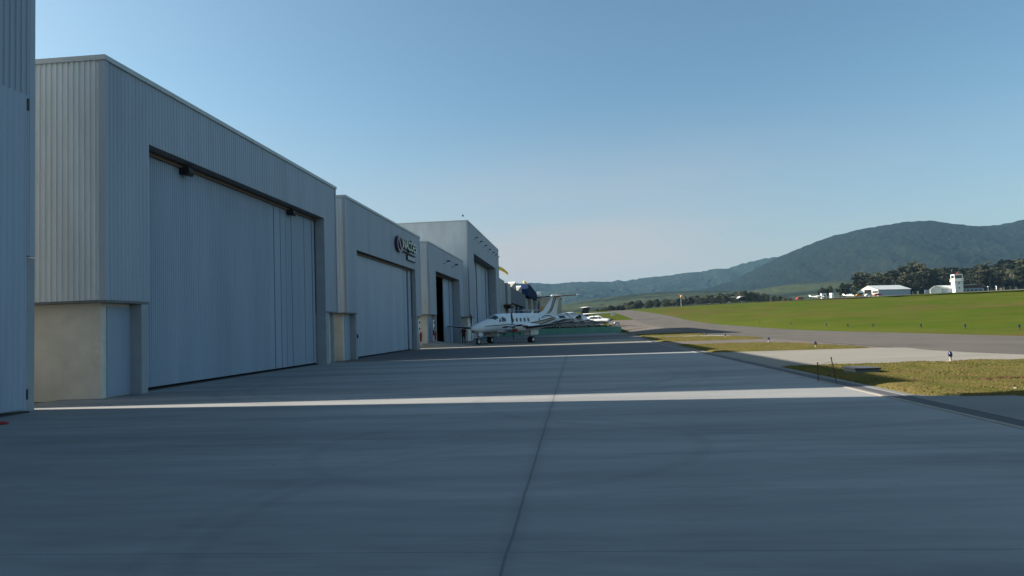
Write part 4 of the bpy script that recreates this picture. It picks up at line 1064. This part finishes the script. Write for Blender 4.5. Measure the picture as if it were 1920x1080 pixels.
for k in range(4): b.box(211.8+2.85*math.cos(R(42)+1.5708*k)-.18, 211.8+2.85*math.cos(R(42)+1.5708*k)+.18, 406+2.85*math.sin(R(42)+1.5708*k)-.18, 406+2.85*math.sin(R(42)+1.5708*k)+.18, 19.6, 21.3)
b.build('mullion', M['white'], cb, world=True)
b = MB(); b.tube([(211.8, 405.4, 21.9), (211.8, 405.4, 23.4)], .06, 6); b.box(211.5, 212.1, 405.1, 405.7, 21.9, 22.6); b.build('beacon', M['red'], ct, world=True)
for k, (ang, zz) in enumerate(((R(177), 16.6), (R(177), 13.9), (R(267), 16.6), (R(267), 13.9))):
    cx = 211.8+2.14*math.cos(ang); cy = 406+2.14*math.sin(ang); d = Vector((-math.sin(ang), math.cos(ang), 0))*.35; c = Vector((cx, cy, 0))
    b = MB(); b.add([tuple(c-d+Vector((0, 0, zz))), tuple(c+d+Vector((0, 0, zz))), tuple(c+d+Vector((0, 0, zz+.8))), tuple(c-d+Vector((0, 0, zz+.8)))], [(0, 1, 2, 3)]); b.build('window', M['glass'], ct, world=True)
an = thing('terminal_building', 'low pale building with a dark eaves strip right of the tower', 'building', (220, 409, 11))
bx(an, 'wall', 'shadewall', (214.5, 227.2, 409, 416, 10.8, 14.0)); bx(an, 'roof', 'roofwhite', (214.0, 223.5, 408.4, 416.4, 15.9, 16.1))
bx(an, 'eaves', 'rust', (214.3, 226.2, 408.9, 415.5, 14.0, 15.85)); 
for k in range(5): bx(an, 'window', 'glass', (216+2.2*k, 217.4+2.2*k, 408.93, 408.99, 12.2, 13.4))
for k, x in enumerate((229.6, 234.0)):
    b = MB(); b.tube([(0, 0, -.5), (0, 0, 2.6)], .22, 8)
    b.box(-.3, .3, -.3, .3, 2.5, 2.75)
    o = tag(b.build('marker_post', M['white']), ['left', 'right'][k]+' of two pale posts right of the low building', 'post', 'pale posts by the tower'); o.location = (x, 409, P(x, 409))
# things parked left of the far hangar
def vehicle(x, y, ln, ht, m, label, cat, name, yaw=0.0):
    t = thing(name, label, cat, (x, y, P(x, y)+.2), yaw)
    b = MB(); b.prism([(-ln/2, .35), (ln/2, .35), (ln/2, .9), (ln*.42, 1.0), (ln*.25, ht), (-ln*.30, ht), (-ln*.42, 1.0), (-ln/2, .95)], 1, -.85, .85); bd = b.build('body', M[m], t, bevel=.06)
    b = MB(); b.prism([(ln*.34, 1.02), (ln*.22, ht-.1), (-ln*.27, ht-.1), (-ln*.36, 1.02)], 1, -.87, .87); b.build('window', M['glass'], bd)
    for xx in (-ln*.3, ln*.3):
        for yy in (-.8, .8): wheel(t, xx, yy, .33, .22)
    return t
vehicle(156.8, 400, 4.4, 1.5, 'orange', 'orange car parked left of the white hangar gable', 'car', 'parked_car', .1)
vehicle(161.5, 399, 4.2, 1.5, 'white', 'white car parked in front of the white hangar gable', 'car', 'parked_car', .1)
vehicle(165.8, 398, 4.2, 1.5, 'red', 'red car parked at the corner of the white hangar', 'car', 'parked_car', .05)
vehicle(125.0, 400, 4.2, 1.5, 'red', 'red car far off on the field crest left of the round trees', 'car', 'parked_car', .2)
tk = thing('storage_tank', 'white upright tank in front of the round dark trees', 'tank', (143.5, 404, P(143.5, 404)))
b = MB(); b.tube([(0, 0, -.3), (0, 0, 2.9), (0, 0, 3.2)], [1.2, 1.2, .8], 18); b.build('shell', M['white'], tk)
kb = thing('guard_hut', 'small white hut left of the upright white tank', 'hut', (139.3, 404, P(139.3, 404)))
bx(kb, 'wall', 'white', (138.2, 140.8, 404, 406, P(139, 404)-.3, P(139, 404)+3.2)); bx(kb, 'door', 'dark', (139.4, 140.2, 403.9, 403.99, P(139, 404), P(139, 404)+2.4)); bx(kb, 'roof', 'soffit', (138, 141, 403.8, 406.2, P(139, 404)+3.2, P(139, 404)+3.4))
ct_ = vehicle(8.7, 150, 4.1, 1.6, 'white', 'small white baggage cart beyond the right end of the green wall', 'cart', 'baggage_cart', .15); ct_.scale = (.36,)*3; ct_.location.z = zterr(8.7, 150)+.01
light_plane('white glider-like aeroplane left of the small white hut', 135.5, 399, P(135.5, 399)+.1, R(-20), False, 1.0)
light_plane('white low wing aeroplane between the round tree and the orange car', 151.5, 398, P(151.5, 398)+.1, R(-60), False, .9)

# ------------------------------------------------------------------ trees
def tree_proto(name, seed, h, w_, leaf, style, nclump, per, leafsize):
    rnd = random.Random(seed)
    t = bpy.data.objects.new(name, None); t.empty_display_size = .3; link(t)
    b = MB(); b.tube([(0, 0, -1.5), (.05, 0, h*.25), (.1*rnd.uniform(-3, 3), .1, h*.55), (.2*rnd.uniform(-2, 2), 0, h*.85)], [h*.026, h*.02, h*.013, h*.004], 7)
    cl = []
    for k in range(nclump):
        if style == 'tall':
            q = rnd.uniform(.22, 1.0); rr = w_*(.35+.75*math.sin(min(1, q)*3.0))*rnd.uniform(.15, 1); zc = h*q*.96
        else:
            th = rnd.uniform(0, 1); zc = h*(.30+.62*th); rr = w_*math.sqrt(max(0, 1-(2*th-.85)**2*.8))*rnd.uniform(.2, 1)
        an = rnd.uniform(0, 6.283); c = Vector((rr*math.cos(an), rr*math.sin(an), zc)); cl.append((c, rnd.uniform(.6, 1.25)*w_*.33))
        if k % 4 == 0: b.tube([(0, 0, max(h*.2, zc-h*.16)), tuple(c*.6+Vector((0, 0, zc*.4))), tuple(c)], [h*.009, h*.006, h*.002], 5)
    b.build('trunk', M['bark'], t)
    b = MB()
    for c, r in cl:
        for _ in range(per):
            d = Vector((rnd.gauss(0, 1), rnd.gauss(0, 1), rnd.gauss(0, .8))); d = d.normalized()*r*rnd.uniform(.35, 1.08)
            p = c+d; u = Vector((rnd.gauss(0, 1), rnd.gauss(0, 1), rnd.gauss(0, 1))).normalized(); v_ = u.orthogonal().normalized(); s = leafsize*rnd.uniform(.5, 1.2)
            b.add([p-u*s, p+v_*s*.6, p+u*s, p-v_*s*.6], [(0, 1, 2, 3)])
    b.build('crown', M[leaf], t)
    return t
protos = [tree_proto('tall_tree', 11, 16, 3.0, 'leafA', 'tall', 34, 34, .5), tree_proto('tall_tree', 12, 16, 3.6, 'leafB', 'tall', 38, 34, .55), tree_proto('tall_tree', 13, 16, 2.6, 'leafA', 'tall', 30, 34, .5),
          tree_proto('bushy_tree', 14, 10, 4.6, 'leafB', 'round', 36, 36, .5), tree_proto('tall_tree', 15, 16, 3.4, 'leafC', 'tall', 36, 34, .5), tree_proto('round_tree', 16, 7, 3.7, 'leafC', 'round', 44, 40, .42)]
used = set()
def place(k, x, y, z, s, label, group, sz=1.0):
    if k not in used: o = protos[k]; used.add(k)
    else: o = copy_tree(protos[k])
    o.location = (x, y, z); o.rotation_euler = (0, 0, rt.uniform(0, 6.28)); o.scale = (s*sz*rt.uniform(.9, 1.15),)*2+(s,)
    tag(o, label, 'tree', group); return o
rt = random.Random(21)
# dark belt behind the far hangars (top heights follow the photographed skyline)
TOP = [(156, 26.5), (168, 25.5), (178, 26.5), (186, 28), (192, 31), (197, 30.5), (202, 27), (212, 26), (224, 26.5), (232, 29), (242, 29.5), (252, 29.5), (275, 29)]
for row, (yy, n, cut) in enumerate(((436, 38, .70), (452, 42, .84), (470, 44, .98))):
    for k in range(n):
        y = yy+rt.uniform(-6, 6); x = (.390+.31*(k+rt.uniform(.1, .9))/n)*y; z = P(x, y)-.3
        top = interp(TOP, x*410./y); hgt = (1.6+(top-1.6)*y/410.-z)*cut*rt.uniform(.86, 1.04)
        kk = rt.choice((0, 1, 2, 4, 1, 0))
        place(kk, x, y, z, hgt/16, ['olive green tall tree in the dense belt behind the white hangars', 'dark tall tree in the dense belt behind the white hangars'][kk in (0, 2, 4)], 'tall trees behind the white hangars', 1.75)
place(1, 209.5, 440, P(209.5, 440), 1.22, 'tallest tree with a rounded top rising above the dark belt', None, 1.1)
for x, y, s, lb in ((141.8, 412, .95, 'smaller round dark tree left of the white hangar'), (153.2, 412, 1.2, 'larger round dark tree left of the white hangar')):
    place(5, x, y, P(x, y)-.3, s, lb, None, 1.05)
rd = place(3, 148.0, 418, P(148, 418), .75, 'reddish tree between the two round dark trees', None, .7)
rd.children[1].data = rd.children[1].data.copy(); rd.children[1].data.materials[0] = M['leafR']
# belt of lower trees beyond the end of the taxiway
BT = [(14, 11.5), (20, 14), (32, 15.5), (48, 18.1), (71, 18.8), (87, 20.5), (106, 20.9), (125, 21.8), (136, 20.5), (150, 17), (165, 15.5)]
for row, (yy, n, cut) in enumerate(((500, 40, .80), (525, 42, .95))):
    for k in range(n):
        x = 14+140*(k+rt.uniform(.1, .9))/n; y = yy+rt.uniform(-9, 9); z = zterr(x, y)-.5
        hgt = (1.6+(interp(BT, x*520./y)-1.6)*y/520.-z)*cut*rt.uniform(.85, 1.05)
        if hgt < 2: continue
        kk = rt.choice((3, 3, 1, 3, 0)); base = 10 if kk == 3 else 16
        place(kk, x, y, z, hgt/base, ['bushy tree in the low belt beyond the end of the taxiway', 'slender tree in the low belt beyond the end of the taxiway'][kk != 3], 'trees beyond the end of the taxiway', 1.1 if kk == 3 else 1.35)
for k, pr in enumerate(protos):
    if k not in used: place(k, 260, 445, P(260, 445), .9, 'dark tree at the far right end of the dense belt', None)

# ------------------------------------------------------------------ air
hz = MB().box(-720, 2420, -190, 4260, -6, 350).build('haze', None) if False else None
me = bpy.data.meshes.new('haze'); b = MB().box(-3200, 5200, -300, 9500, -6, 352)
me.from_pydata(b.v, [], b.f); hz = link(bpy.data.objects.new('haze', me)); hz['kind'] = 'stuff'
hm = bpy.data.materials.new('haze'); hm.use_nodes = True; hn = hm.node_tree
hn.nodes.remove(hn.nodes['Principled BSDF'])
pv = hn.nodes.new('ShaderNodeVolumePrincipled'); pv.inputs['Color'].default_value = (.23, .43, .64, 1); pv.inputs['Density'].default_value = 0.000085; pv.inputs['Anisotropy'].default_value = 0.0
hn.links.new(pv.outputs[0], hn.nodes['Material Output'].inputs['Volume']); me.materials.append(hm)
